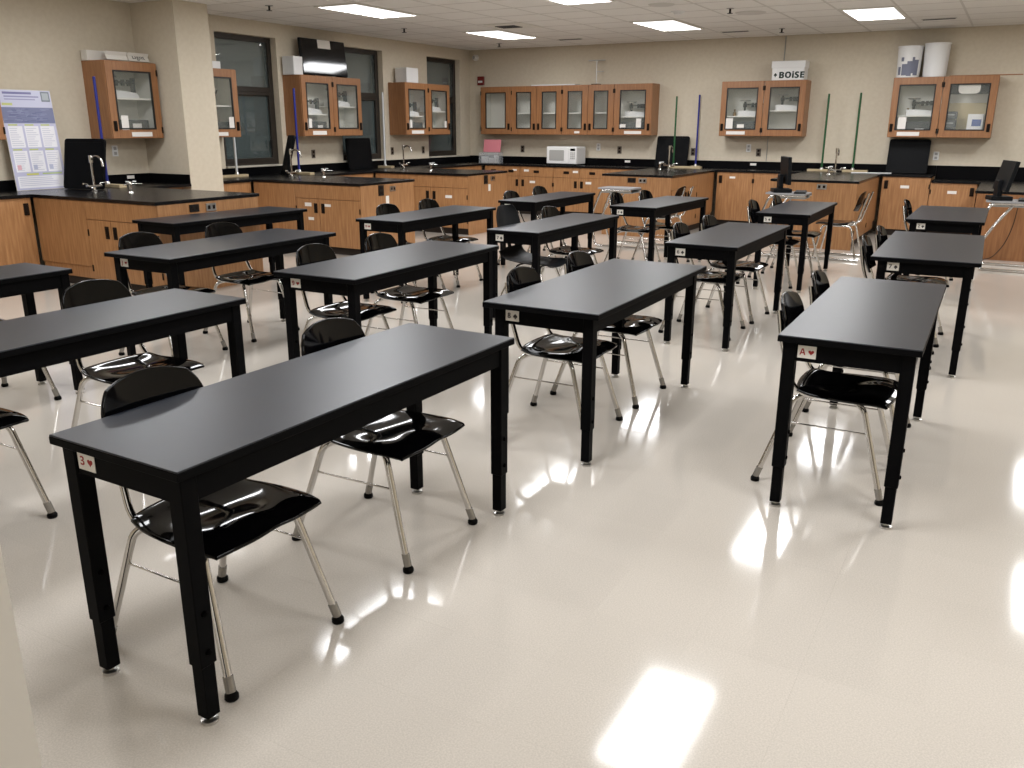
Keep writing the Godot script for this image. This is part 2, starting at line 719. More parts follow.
func build_floor() -> void:
	var st = mb()
	bb(st, Vector3(XL - 0.35, -0.2, ZB - 0.2), Vector3(XR + 0.2, -0.004, ZF + 0.2))
	var f = struct(st, "floor", M.floor_base, "polished cream vinyl tile floor with fine speckles")
	var s := 0.366
	var x0 := -4.03
	var x1 := x0 + 15 * s
	var z0 := -0.35
	var z1 := z0 - 20 * s
	var r = mb()
	bb(r, Vector3(XL, -0.006, ZB), Vector3(XR, 0, z1 - 0.0001))
	bb(r, Vector3(XL, -0.006, z0 + 0.0001), Vector3(XR, 0, ZF))
	bb(r, Vector3(XL, -0.006, z1), Vector3(x0 - 0.0001, 0, z0))
	bb(r, Vector3(x1 + 0.0001, -0.006, z1), Vector3(XR, 0, z0))
	var o = ob(r, "floor_tiles", M.floor, f)
	o.set_meta("kind", "stuff")
	var tiles := []
	for k in 3:
		var m = mb()
		bx(m, Vector3(0, -0.003, 0), Vector3(s - 0.0002, 0.006, s - 0.0002))
		var mesh: ArrayMesh = m.commit()
		mesh.surface_set_material(0, M.floor_tile[k])
		tiles.append(mesh)
	var rng := RandomNumberGenerator.new()
	rng.seed = 5
	for i in 15:
		for j in 20:
			inst(tiles[rng.randi() % 3], "floor_tile", f, Vector3(x0 + (i + 0.5) * s, 0, z0 - (j + 0.5) * s))

# =====================================================================
#  worktops and base cabinets
# =====================================================================
const PEN := [[-7.335, -5.736, -7.13], [-7.433, -9.0, -10.229], [-7.513, -11.767, -13.033]]   # end x, near z, far z
const P4 := [-5.764, -4.573, -13.043]    # left x, right x, end z
const P5 := [-3.080, -1.849, -13.061]
const P6 := [-0.40, 0.84, -13.10]
const LOW := 0.893

func top_slab(st: SurfaceTool, a: Vector2, b: Vector2, h := HC) -> void:
	var lo := Vector3(minf(a.x, b.x), h - 0.034, minf(a.y, b.y))
	var hi := Vector3(maxf(a.x, b.x), h, maxf(a.y, b.y))
	cb(st, (lo + hi) / 2, hi - lo, 0.003)

func worktop(label: String, rects: Array, h := HC) -> void:
	var t = thing("lab_worktop", label, "worktop", Vector3(0, h - 0.034, 0))
	var st = mb()
	for r in rects:
		top_slab(st, Vector2(r[0], r[1]), Vector2(r[2], r[3]), 0.034)
	ob(st, "slab", M.worktop, t)

func splash(label: String, a: Vector3, b: Vector3) -> void:
	var st = mb()
	cb(st, (a + b) / 2 - Vector3(0, minf(a.y, b.y), 0), (b - a).abs(), 0.002)
	var o = ob(st, "backsplash", M.splash)
	o.position.y = minf(a.y, b.y)
	tag(o, label, "backsplash")

func build_worktops() -> void:
	var x0 := XL + 0.002
	worktop("black worktop slab of the sink peninsula next to the poster board", [[x0, PEN[0][1], PEN[0][0], PEN[0][2]]])
	worktop("black worktop slab of the sink peninsula below the blue pole and white pole", [[x0, PEN[1][1], PEN[1][0], PEN[1][2]]])
	worktop("black worktop slab of the sink peninsula in the far window corner", [[x0, PEN[2][1], PEN[2][0], PEN[2][2]]])
	worktop("black wall worktop carrying the poster board", [[x0, -3.0, XFRONT, PEN[0][1] + 0.001]])
	worktop("black wall worktop between the first sink peninsula and the pillar", [[x0, PEN[0][2] - 0.001, -9.29, -7.858]])
	worktop("short black worktop between the pillar and a sink peninsula", [[x0, -8.402, XFRONT, PEN[1][1] + 0.001]])
	worktop("black wall worktop below the middle window", [[x0, PEN[1][2] - 0.001, XFRONT, PEN[2][1] + 0.001]])
	worktop("long black worktop along the back wall carrying the microwave", [[x0, PEN[2][2] - 0.001, XFRONT, ZB + 0.002], [XFRONT, ZFRONT, P4[0] - 0.001, ZB + 0.002]])
	worktop("black worktop slab of the peninsula with one green pole and a leaning black board", [[P4[0], P4[2], P4[1], ZB + 0.002]])
	worktop("black worktop along the back wall between the two green pole peninsulas", [[P4[1] + 0.001, ZFRONT, P5[0] - 0.001, ZB + 0.002]])
	worktop("black worktop slab of the peninsula with two green poles", [[P5[0], P5[2], P5[1], ZB + 0.002]])
	worktop("short black worktop carrying the leaning board under the buckets", [[P5[1] + 0.001, ZFRONT, -1.10, ZB + 0.002]])
	worktop("lowered black worktop slab of the accessible peninsula", [[-1.098, ZFRONT + 0.01, P6[0] - 0.001, ZB + 0.002], [P6[0], P6[2], P6[1], ZB + 0.002]], LOW)
	worktop("lowered black worktop along the back wall beyond the accessible peninsula", [[P6[1] + 0.001, ZFRONT, XR - 0.002, ZB + 0.002]], LOW)
	# backsplashes
	splash("black backsplash on the window wall behind the poster board", Vector3(x0, HC, -3.0), Vector3(x0 + 0.02, 1.085, -7.858))
	splash("black backsplash on the side of the pillar", Vector3(x0 + 0.021, HC, -7.858), Vector3(-9.302, 1.085, -7.838))
	splash("black backsplash on the window wall beyond the pillar", Vector3(x0, HC, -8.402), Vector3(x0 + 0.02, 1.088, ZB + 0.024))
	splash("black backsplash along the back wall", Vector3(x0, HC, ZB + 0.002), Vector3(-1.10, 1.10, ZB + 0.022))
	splash("taller black backsplash above the lowered worktop", Vector3(-1.098, LOW, ZB + 0.002), Vector3(XR - 0.002, 1.10, ZB + 0.022))

# one base cabinet. local: x to the right, z forward, origin at the floor at the left front corner
# fronts: [kind, x0, x1, y0, y1, handle, plates]   handle: "l"/"r" upright at that side, "h" level, "" none
func base_cabinet(label: String, pos: Vector3, turn: float, w: float, d: float, top: float, fronts: Array, wide_toe := 0.0, end_panel := true) -> Node3D:
	var t = thing("base_cabinet", label, "cabinet", pos, turn)
	var st = mb()
	bb(st, Vector3(0, 0.10, -0.022), Vector3(w, top, -d))
	ob(st, "carcass", M.oak, t)
	st = mb()
	bb(st, Vector3(0.0, 0, -0.06), Vector3(w, 0.10, -d))
	ob(st, "toe_kick", M.toe, t)
	for f in fronts:
		var m = mb()
		var g := 0.003
		cb(m, Vector3((f[1] + f[2]) / 2, (f[3] + f[4]) / 2, -0.011), Vector3(f[2] - f[1] - g * 2, f[4] - f[3] - g * 2, 0.020), 0.002)
		var o = ob(m, f[0], M.oak, t)
		var hx := 0.0
		var hy: float = f[4] - 0.125
		if f[5] == "h":
			hx = (f[1] + f[2]) / 2
			hy = (f[3] + f[4]) / 2
			pull(o, Vector3(hx, hy, -0.001), true)
		elif f[5] == "l" or f[5] == "r":
			hx = f[1] + 0.065 if f[5] == "l" else f[2] - 0.065
			pull(o, Vector3(hx, hy, -0.001), false)
			# hinges on the other side
			var qx: float = f[2] - 0.011 if f[5] == "l" else f[1] + 0.011
			for y in [f[3] + 0.12, f[4] - 0.14]:
				var hg = mb()
				cb(hg, Vector3(qx, y, 0.002), Vector3(0.016, 0.07, 0.012), 0.002)
				ob(hg, "hinge", M.handle, o)
		if f.size() > 6:
			for p in f[6]:
				var lm = mb()
				bx(lm, Vector3(p[0], p[1], 0.0), Vector3(p[2], p[3], 0.002))
				ob(lm, "label_plate", M.label, o)
	return t

func pull(parent: Node, p: Vector3, level: bool) -> void:
	var m = mb()
	var a := Vector3(0.12, 0.048, 0.012) if level else Vector3(0.058, 0.130, 0.012)
	cb(m, p + Vector3(0, 0, 0.004), a, 0.004)
	var b := Vector3(0.09, 0.022, 0.016) if level else Vector3(0.024, 0.098, 0.016)
	cb(m, p + Vector3(0, 0, 0.012), b, 0.004)
	ob(m, "handle", M.handle, parent)

func socket(parent: Node, p: Vector3, turn: float, w: float, h: float, material: Material) -> void:
	var m = mb()
	var xf := Transform3D(Basis(Vector3.UP, turn), p)
	cb(m, Vector3(0, 0, 0.006), Vector3(w, h, 0.014), 0.003, xf)
	var o = ob(m, "socket_plate", material, parent)
	for s in [-1, 1]:
		m = mb()
		if w > h:
			cb(m, Vector3(s * w * 0.24, 0, 0.013), Vector3(w * 0.26, h * 0.5, 0.006), 0.002, xf)
		else:
			cb(m, Vector3(0, s * h * 0.22, 0.013), Vector3(w * 0.5, h * 0.27, 0.006), 0.002, xf)
		ob(m, "socket", M.handle, o)

func build_base_cabinets() -> void:
	var ty := HC - 0.035
	var xf := XFRONT - 0.02
	var zf := ZFRONT - 0.02
	var dl := 0.70
	var Y := 0.74
	var lp := func(x, y): return [x, y, 0.11, 0.035]
	# peninsulas on the window wall: the side towards the door carries the fronts
	var names := ["oak sink peninsula base next to the poster board, two socket plates on its end", "oak sink peninsula base below the blue pole, socket plates and label on its end", "oak sink peninsula base in the far window corner, label on its end"]
	var split := [[-8.49, -8.10], [-8.60, -8.17], [-8.72, -8.25]]
	for i in 3:
		var p = PEN[i]
		var x0 := xf + 0.003
		var w: float = p[0] - 0.02 - x0
		var a: float = split[i][0] - x0
		var b: float = split[i][1] - x0
		var plates := [[], []]
		if i == 1:
			plates = [[[b - 0.20, 0.66, 0.12, 0.05], [b - 0.16, 0.47, 0.10, 0.04]], [[b + 0.15, 0.66, 0.11, 0.035]]]
		elif i == 2:
			plates = [[], [[b + 0.35, 0.60, 0.13, 0.045]]]
		var fr := [["filler_panel", 0.0, a, 0.23, ty, ""], ["apron_panel", a, w, Y, ty, ""], ["door", a, b, 0.10, Y, "r", plates[0]], ["door", b, w, 0.10, Y, "l", plates[1]]]
		var t = base_cabinet(names[i], Vector3(x0, 0, p[1] - 0.02), 0.0, w, p[1] - p[2] - 0.04, ty, fr)
		# oak end panel with sockets
		var m = mb()
		bb(m, Vector3(w, 0.0, -0.004), Vector3(w + 0.012, ty, -(p[1] - p[2] - 0.044)))
		var e = ob(m, "end_panel", M.oak, t)
		var zz: Array = [[-6.21, -6.43], [-9.45, -9.71], [-12.32, -12.54]][i]
		if i == 0:
			socket(e, Vector3(w + 0.012, 0.875, zz[0] - p[1] + 0.02), PI / 2, 0.12, 0.075, M.dark_metal)
			socket(e, Vector3(w + 0.012, 0.87, zz[1] - p[1] + 0.02), PI / 2, 0.13, 0.08, M.steel)
		else:
			socket(e, Vector3(w + 0.012, 0.855, zz[0] - p[1] + 0.02), PI / 2, 0.11, 0.14, M.dark_metal)
			socket(e, Vector3(w + 0.012, 0.865, zz[1] - p[1] + 0.02), PI / 2, 0.12, 0.07, M.steel)
			m = mb()
			bx(m, Vector3(w + 0.013, 0.72, (zz[0] + zz[1]) / 2 - p[1] + 0.01), Vector3(0.002, 0.11, 0.07))
			ob(m, "label_plate", M.label, e)
	# wall run under the windows (fronts face into the room: turned a quarter)
	var q := PI / 2
	base_cabinet("oak base cabinet with door and drawers below the poster board", Vector3(xf, 0, -3.9), q, PEN[0][1] + 0.018 + 3.9 if false else 1.83, dl, ty, [["drawer", 0.0, 1.25, 0.10, 0.42, "h"], ["drawer", 0.0, 1.25, 0.42, Y + 0.10, "h"], ["drawer", 0.0, 1.25, Y + 0.10, ty, "h"], ["door", 1.25, 1.83, 0.10, ty, "r"]])
	base_cabinet("oak base cabinet between the poster peninsula and the pillar", Vector3(-9.43, 0, PEN[0][2] - 0.004), q, 0.715, dl - 0.05, ty, [["door", 0.0, 0.36, 0.10, ty, "r"], ["door", 0.36, 0.715, 0.10, ty, "l"]])
	base_cabinet("narrow oak base cabinet between the pillar and the blue pole peninsula", Vector3(xf, 0, -8.404), q, 0.575, dl, ty, [["drawer", 0.0, 0.575, Y, ty, ""], ["door", 0.0, 0.575, 0.10, Y, "r", [[0.28, 0.62, 0.12, 0.04]]]])
	base_cabinet("oak base cabinet under the middle window between two sink peninsulas", Vector3(xf, 0, PEN[1][2] - 0.004), q, 1.51, dl, ty, [["door", 0.0, 0.50, 0.10, ty, "r"], ["door", 0.50, 1.0, 0.10, ty, "l"], ["door", 1.0, 1.51, 0.10, ty, "l"]])
	base_cabinet("oak corner base cabinet under the far window", Vector3(xf, 0, PEN[2][2] - 0.004), q, ZFRONT * -1 + PEN[2][2] - 0.06, dl, ty, [["drawer", 0.0, 1.05, Y, ty, "h"], ["drawer", 1.05, 2.19, Y, ty, "h"], ["door", 0.0, 0.55, 0.10, Y, "r"], ["door", 0.55, 1.05, 0.10, Y, "l"], ["door", 1.05, 2.19, 0.10, Y, "l"]])
	# back wall run
	var d2 := zf - ZB - 0.004
	var c0 := -9.36
	base_cabinet("oak base cabinet under the pink folder, one drawer and door", Vector3(c0, 0, zf), 0.0, -8.543 - c0, d2, ty, [["drawer", 0.0, 0.41, Y, ty, "h"], ["drawer", 0.41, 0.815, Y, ty, "h", [[0.70, 0.86, 0.09, 0.03]]], ["door", 0.0, 0.41, 0.10, Y, "l"], ["door", 0.41, 0.815, 0.10, Y, "r"]])
	base_cabinet("oak base cabinet with a wide labelled drawer left of the microwave", Vector3(-8.541, 0, zf), 0.0, 0.74, d2, ty, [["drawer", 0.0, 0.74, Y, ty, "h", [[0.145, 0.856, 0.11, 0.04]]], ["door", 0.0, 0.74, 0.10, Y, "l", [[0.283, 0.638, 0.12, 0.045]]]])
	base_cabinet("oak base cabinet with two drawers and two doors under the microwave", Vector3(-7.799, 0, zf), 0.0, 1.10, d2, ty, [["drawer", 0.0, 0.57, Y, ty, "h", [[0.48, 0.856, 0.11, 0.04]]], ["drawer", 0.57, 1.10, Y, ty, "h"], ["door", 0.0, 0.55, 0.10, Y, "r"], ["door", 0.55, 1.10, 0.10, Y, "l", [[0.76, 0.655, 0.12, 0.045]]]])
	base_cabinet("oak base cabinet beside the empty desk peninsula", Vector3(-6.697, 0, zf), 0.0, 0.915, d2, ty, [["door", 0.0, 0.46, 0.10, ty, "r"], ["door", 0.46, 0.915, 0.10, ty, "l"]])
	base_cabinet("oak base cabinet with two tall doors between the green pole peninsulas", Vector3(-4.545, 0, zf), 0.0, 1.44, d2, ty, [["door", 0.0, 0.64, 0.10, ty, "l", [[0.275, 0.844, 0.10, 0.035]]], ["door", 0.64, 1.44, 0.10, ty, "r"]])
	base_cabinet("oak base cabinet with one tall labelled door under the leaning board", Vector3(-1.823, 0, zf), 0.0, 0.71, d2, ty, [["door", 0.0, 0.71, 0.10, ty, "l", [[0.345, 0.779, 0.13, 0.045]]]])
	base_cabinet("lower oak base cabinet with its handle on the right", Vector3(-1.108, 0, zf + 0.01), 0.0, 0.66, d2 + 0.01, LOW - 0.035, [["door", 0.0, 0.66, 0.10, LOW - 0.035, "r", [[0.32, 0.719, 0.13, 0.045]]]])
	# peninsulas on the back wall
	var ends := [[P4, "oak peninsula base behind the empty chrome desk, socket plates on its end"], [P5, "oak peninsula base behind the desk with the black laptop stand"]]
	for i in 2:
		var p = ends[i][0]
		var len: float = p[2] - 0.02 - ZFRONT
		var wid: float = p[1] - p[0] - 0.044
		var fr := [["apron_panel", 0.0, 1.30, Y, ty, ""], ["door", 0.06, 0.78, 0.12, Y, "r", [[0.52, 0.67, 0.09, 0.04]]], ["door", 0.78, 1.30, 0.12, Y, "l", [[0.98, 0.70, 0.09, 0.05]]], ["filler_panel", 1.30, len, 0.23, ty, ""]]
		if i == 1:
			fr = [["apron_panel", 0.0, 1.30, Y, ty, ""], ["door", 0.06, 0.80, 0.12, Y, "r", [[0.66, 0.45, 0.06, 0.06]]], ["door", 0.80, 1.30, 0.12, Y, "l"], ["filler_panel", 1.30, len, 0.23, ty, ""]]
		var t = base_cabinet(ends[i][1], Vector3(p[1] - 0.02, 0, p[2] - 0.02), q, len, wid, ty, fr)
		var m = mb()
		# end panel faces the tables: local -x side
		bb(m, Vector3(-0.012, 0, 0.0), Vector3(0, ty, -wid))
		var e = ob(m, "end_panel", M.oak, t)
		var ox: Array = [[-5.247, -5.062], [-2.348]][i]
		for k in ox.size():
			socket(e, Vector3(-0.012, 0.878, ox[k] - (p[1] - 0.02)), -PI / 2, 0.135, 0.075, M.steel if (k == 1 or i == 1) else M.dark_metal)
	var t6 = base_cabinet("lowered oak peninsula base beyond the chrome desk with a laptop", Vector3(P6[1] - 0.02, 0, P6[2] - 0.02), q, P6[2] - 0.02 - ZFRONT, P6[1] - P6[0] - 0.044, LOW - 0.035, [["filler_panel", 0.0, 2.16, 0.1, LOW - 0.035, ""]])
	var m6 = mb()
	bb(m6, Vector3(-0.012, 0, 0.0), Vector3(0, LOW - 0.035, -(P6[1] - P6[0] - 0.044)))
	ob(m6, "end_panel", M.oak_dark, t6)
	base_cabinet("lowered oak base cabinet past the accessible peninsula", Vector3(P6[1] + 0.02, 0, zf), 0.0, XR - P6[1] - 0.04, d2, LOW - 0.035, [["door", 0.0, 0.8, 0.1, LOW - 0.035, "r"], ["door", 0.8, 1.6, 0.1, LOW - 0.035, "l"], ["door", 1.6, 2.42, 0.1, LOW - 0.035, "l"]])

# =====================================================================
#  wall cabinets
# =====================================================================
# widths: door widths; shelves: one height fraction per door; handle sides per door
func wall_cabinet(label: String, pos: Vector3, turn: float, doors: Array, plates: Array, depth := 0.38) -> Node3D:
	var t = thing("wall_cabinet", label, "cabinet", pos, turn)
	var w := 0.0
	for d in doors:
		w += d[0]
	var h := CT - CB
	var th := 0.02
	var dd := depth - 0.022
	var st = mb()
	for x in [th / 2, w - th / 2]:
		cb(st, Vector3(x, h / 2, dd / 2), Vector3(th, h, dd), 0.002)
	for y in [th / 2, h - th / 2]:
		bx(st, Vector3(w / 2, y, dd / 2), Vector3(w - 2 * th, th, dd))
	ob(st, "carcass", M.oak_wall, t)
	st = mb()
	bx(st, Vector3(w / 2, h / 2, 0.006), Vector3(w - 2 * th, h - 2 * th, 0.008))
	for x in [th + 0.002, w - th - 0.002]:
		bx(st, Vector3(x, h / 2, dd / 2), Vector3(0.003, h - 2 * th, dd - 0.01))
	bx(st, Vector3(w / 2, th + 0.002, dd / 2), Vector3(w - 2 * th, 0.003, dd - 0.01))
	bx(st, Vector3(w / 2, h - th - 0.002, dd / 2), Vector3(w - 2 * th, 0.003, dd - 0.01))
	ob(st, "lining", M.inner, t)
	var x := 0.0
	for i in doors.size():
		var d = doors[i]
		var dw: float = d[0]
		if d[2] > 0.0:
			st = mb()
			cb(st, Vector3(x + dw / 2, h * d[2], dd / 2 - 0.005), Vector3(dw - 0.045, 0.02, dd - 0.03), 0.002)
			ob(st, "shelf", M.shelf, t)
		var g := 0.004
		var sw := 0.095 if dw > 0.62 else 0.115
		if dw > 0.62 and doors.size() > 3:
			sw = 0.115
		var rw := 0.105
		var fr = mb()
		var zc := depth - 0.011
		for s in [0, 1]:
			cb(fr, Vector3(x + g + sw / 2 if s == 0 else x + dw - g - sw / 2, h / 2, zc), Vector3(sw, h - 2 * g, 0.022), 0.002)
			cb(fr, Vector3(x + dw / 2, g + rw / 2 if s == 0 else h - g - rw / 2, zc), Vector3(dw - 2 * g - 2 * sw, rw, 0.022), 0.002)
		var door = ob(fr, "door", M.oak_wall, t)
		var ga = mb()
		var gw := dw - 2 * g - 2 * sw
		var gh := h - 2 * g - 2 * rw
		for s in [-1, 1]:
			bx(ga, Vector3(x + dw / 2 + s * (gw / 2 - 0.009), h / 2, zc + 0.004), Vector3(0.018, gh, 0.022))
			bx(ga, Vector3(x + dw / 2, h / 2 + s * (gh / 2 - 0.009), zc + 0.004), Vector3(gw - 0.036, 0.018, 0.022))
		ob(ga, "gasket", M.gasket, door)
		var pn = mb()
		bx(pn, Vector3(x + dw / 2, h / 2, zc), Vector3(gw - 0.034, gh - 0.034, 0.004))
		ob(pn, "pane", M.glass, door)
		var hm = mb()
		var hx: float = x + g + 0.045 if d[1] == "l" else x + dw - g - 0.045
		cb(hm, Vector3(hx, 0.15, depth + 0.008), Vector3(0.046, 0.12, 0.018), 0.005)
		cb(hm, Vector3(hx, 0.15, depth + 0.02), Vector3(0.016, 0.10, 0.012), 0.004)
		ob(hm, "handle", M.handle, door)
		var qx: float = x + dw - 0.012 if d[1] == "l" else x + 0.012
		for y in [0.10, h - 0.12]:
			hm = mb()
			cb(hm, Vector3(qx, y, depth + 0.003), Vector3(0.02, 0.075, 0.012), 0.003)
			ob(hm, "hinge", M.handle, door)
		x += dw
	for p in plates:
		var lm = mb()
		bx(lm, Vector3(p[0], p[1], depth + 0.002), Vector3(p[2], p[3], 0.003))
		ob(lm, "label_plate", M.label, t)
	return t

# a triple beam balance; front along local z
func balance(label: String, pos: Vector3, turn: float) -> void:
	var t = thing("beam_balance", label, "balance", pos, turn, "balances in the glass cabinets")
	t.scale = Vector3(1.15, 1.2, 1.15)
	var st = mb()
	prism(st, PackedVector2Array([Vector2(-0.19, 0), Vector2(0.19, 0), Vector2(0.19, 0.03), Vector2(0.16, 0.055), Vector2(-0.05, 0.075), Vector2(-0.19, 0.075)]), -0.08, 0.08)
	ob(st, "base", M.white, t)
	st = mb()
	tube(st, [Vector3(-0.11, 0.07, 0), Vector3(-0.11, 0.20, 0)], 0.018, 8)
	cb(st, Vector3(-0.11, 0.15, 0), Vector3(0.05, 0.06, 0.05), 0.008)
	ob(st, "post", M.dark_metal, t)
	st = mb()
	lathe(st, [Vector2(0, 0.205), Vector2(0.075, 0.205), Vector2(0.082, 0.222), Vector2(0.078, 0.222), Vector2(0.072, 0.21), Vector2(0, 0.21)], at(Vector3(-0.11, 0, 0)), 14)
	ob(st, "pan", M.steel, t)
	st = mb()
	for z in [-0.03, 0.0, 0.03]:
		bx(st, Vector3(0.05, 0.16, z), Vector3(0.28, 0.022, 0.012))
	for q in [[0.0, -0.03], [0.06, 0.0], [0.11, 0.03]]:
		cb(st, Vector3(q[0], 0.155, q[1]), Vector3(0.04, 0.06, 0.016), 0.002)
	ob(st, "beam", M.dark_metal, t)
	st = mb()
	cb(st, Vector3(0.185, 0.13, 0), Vector3(0.02, 0.15, 0.07), 0.004)
	ob(st, "pointer_plate", M.grey_box, t)

func carton(called: String, label: String, category: String, pos: Vector3, s: Vector3, turn: float, material: Material, lid: Material = null, plates := []) -> Node3D:
	var t = thing(called, label, category, pos, turn)
	var st = mb()
	cb(st, Vector3(0, s.y / 2, 0), s, 0.006)
	ob(st, "body", material, t)
	if lid:
		st = mb()
		cb(st, Vector3(0, s.y * 0.82, 0), Vector3(s.x + 0.024, s.y * 0.37, s.z + 0.024), 0.004)
		ob(st, "lid", lid, t)
	for p in plates:
		st = mb()
		bx(st, Vector3(p[0], p[1], s.z / 2 + 0.001 + (0.006 if lid and p[1] > s.y * 0.63 else 0.0)), Vector3(p[2], p[3], 0.002))
		ob(st, "label_plate", p[4] if p.size() > 4 else M.label, t)
	return t

func build_wall_cabinets() -> void:
	var q := PI / 2
	var xl := XL + 0.002
	var zb := ZB + 0.002
	# window wall: door = [width, handle side, shelf]
	wall_cabinet("oak wall cabinet with glass doors behind the poster board", Vector3(xl, CB, -4.33), q, [[0.72, "r", 0.5], [0.72, "l", 0.5]], [])
	wall_cabinet("single glass door oak wall cabinet beside the pillar, card stack on top", Vector3(xl, CB, -7.07), q, [[0.745, "l", 0.52]], [[0.42, 0.05, 0.30, 0.055], [0.19, 0.19, 0.10, 0.17]], 0.43)
	wall_cabinet("oak wall cabinet between the pillar and the first window", Vector3(xl, CB, -8.41), q, [[0.78, "r", 0.46]], [[0.44, 0.045, 0.20, 0.05], [0.62, 0.2, 0.09, 0.15]])
	wall_cabinet("oak wall cabinet with two glass doors under the black screen", Vector3(xl, CB, -10.49), q, [[0.72, "l", 0.36], [0.71, "r", 0.5]], [[0.36, 0.05, 0.32, 0.06], [0.14, 0.19, 0.09, 0.15]])
	wall_cabinet("oak wall cabinet with two glass doors and a white carton on top", Vector3(xl, CB, -13.16), q, [[0.72, "l", 0.36], [0.72, "r", 0.46]], [[0.36, 0.05, 0.38, 0.06], [0.14, 0.19, 0.09, 0.15], [1.28, 0.19, 0.07, 0.12]])
	# back wall
	wall_cabinet("long oak wall cabinet with six glass doors above the microwave", Vector3(-9.607, CB, zb), 0.0, [[0.713, "r", 0.0], [0.575, "r", 0.44], [0.56, "l", 0.44], [0.55, "r", 0.44], [0.534, "l", 0.44], [0.75, "r", 0.36]], [[2.18, 0.05, 0.11, 0.04], [3.33, 0.05, 0.34, 0.055], [3.12, 0.17, 0.13, 0.06], [3.44, 0.22, 0.10, 0.16]])
	wall_cabinet("oak wall cabinet with two glass doors under the paper carton", Vector3(-4.645, CB, zb), 0.0, [[0.743, "l", 0.36], [0.691, "r", 0.46]], [[0.30, 0.055, 0.33, 0.055], [0.18, 0.21, 0.12, 0.18], [0.38, 0.17, 0.12, 0.06]])
	wall_cabinet("oak wall cabinet with two glass doors under the white buckets", Vector3(-1.868, CB, zb), 0.0, [[0.729, "l", 0.36], [0.755, "r", 0.0]], [[0.31, 0.055, 0.33, 0.06], [0.20, 0.22, 0.12, 0.18]])
	# contents
	var yb := CB + 0.026
	var sh := func(f): return CB + (CT - CB) * f + 0.011
	var xm := xl + 0.17
	balance("beam balance on the shelf of the cabinet beside the pillar", Vector3(xm, sh.call(0.52), -7.42), q)
	carton("storage_box", "grey box in the bottom of the cabinet beside the pillar", "box", Vector3(xm, yb, -7.52), Vector3(0.40, 0.20, 0.24), q, M.grey_box, null, [[0.02, 0.12, 0.13, 0.07]])
	balance("beam balance behind the left glass door under the black screen", Vector3(xm, sh.call(0.36), -10.84), q)
	carton("storage_box", "grey box behind the left glass door under the black screen", "box", Vector3(xm, yb, -10.92), Vector3(0.42, 0.20, 0.24), q, M.grey_box, null, [[0.05, 0.11, 0.12, 0.06]])
	balance("beam balance behind the right glass door under the black screen", Vector3(xm, sh.call(0.5), -11.54), q)
	balance("beam balance behind the left glass door of the cabinet with the white carton", Vector3(xm, sh.call(0.36), -13.52), q)
	carton("storage_box", "grey box behind the left glass door of the cabinet with the white carton", "box", Vector3(xm, yb, -13.60), Vector3(0.42, 0.20, 0.24), q, M.grey_box)
	balance("beam balance behind the right glass door of the cabinet with the white carton", Vector3(xm, sh.call(0.46), -14.24), q)
	var zm := zb + 0.17
	balance("beam balance in the end door of the six door cabinet", Vector3(-6.28, sh.call(0.36), zm), 0.0)
	carton("storage_box", "grey box in the end door of the six door cabinet", "box", Vector3(-6.33, yb, zm), Vector3(0.44, 0.22, 0.24), 0.0, M.grey_box)
	balance("beam balance behind the left glass door under the paper carton", Vector3(-4.14, sh.call(0.36), zm), 0.0)
	carton("storage_box", "grey box behind the left glass door under the paper carton", "box", Vector3(-4.22, yb, zm), Vector3(0.46, 0.22, 0.24), 0.0, M.grey_box)
	balance("beam balance behind the right glass door under the paper carton", Vector3(-3.50, sh.call(0.46), zm), 0.0)
	balance("beam balance behind the left glass door under the buckets", Vector3(-1.42, sh.call(0.36), zm), 0.0)
	carton("storage_box", "grey box behind the left glass door under the buckets", "box", Vector3(-1.47, yb, zm), Vector3(0.46, 0.22, 0.24), 0.0, M.grey_box, null, [[0.06, 0.08, 0.13, 0.06]])
	# small brass weights and tools
	for k in 3:
		var st = mb()
		lathe(st, [Vector2(0, 0), Vector2(0.03, 0), Vector2(0.03, 0.06), Vector2(0.012, 0.07), Vector2(0.02, 0.11), Vector2(0, 0.115)], Transform3D.IDENTITY, 10)
		var o = ob(st, "brass_weight", M.brass)
		o.position = [Vector3(-4.43, sh.call(0.36), zm + 0.05), Vector3(-1.62, sh.call(0.36), zm + 0.05), Vector3(-1.55, sh.call(0.36), zm)][k]
		tag(o, ["small brass weight on the shelf under the paper carton", "small brass weight on the shelf under the buckets", "small brass weight on the shelf under the buckets"][k], "weight", "brass weights in the cabinets")
	# tongs and tools seen in the cabinet past the pillar
	for k in 4:
		var st = mb()
		tube(st, [Vector3(0, 0, 0), Vector3(0.01 * (k - 1), 0.16, 0)], 0.008, 6)
		tube(st, [Vector3(0.01 * (k - 1), 0.16, 0), Vector3(0.03 * (k - 1), 0.20, 0.01)], 0.013, 6)
		var o = ob(st, "probe", M.dark_metal)
		o.position = Vector3(xm, sh.call(0.46), -8.78 - 0.06 * k)
		tag(o, "dark slender probe standing on the shelf past the pillar", "tool", "probes in the cabinet past the pillar")
	carton("storage_box", "grey box in the bottom of the cabinet past the pillar", "box", Vector3(xm, yb, -8.92), Vector3(0.36, 0.18, 0.24), q, M.grey_box)
	# right door under the buckets: crate of drawers, carton, card
	for k in 3:
		carton("drawer_box", ["lowest dark drawer box stacked behind the right glass door under the buckets", "middle dark drawer box stacked behind the right glass door under the buckets", "topmost dark drawer box stacked behind the right glass door under the buckets"][k], "box", Vector3(-0.98, yb + 0.125 * k, zm), Vector3(0.16, 0.12, 0.26), 0.0, M.grey_box, null, [[0.0, 0.07, 0.10, 0.02, M.light_grey]])
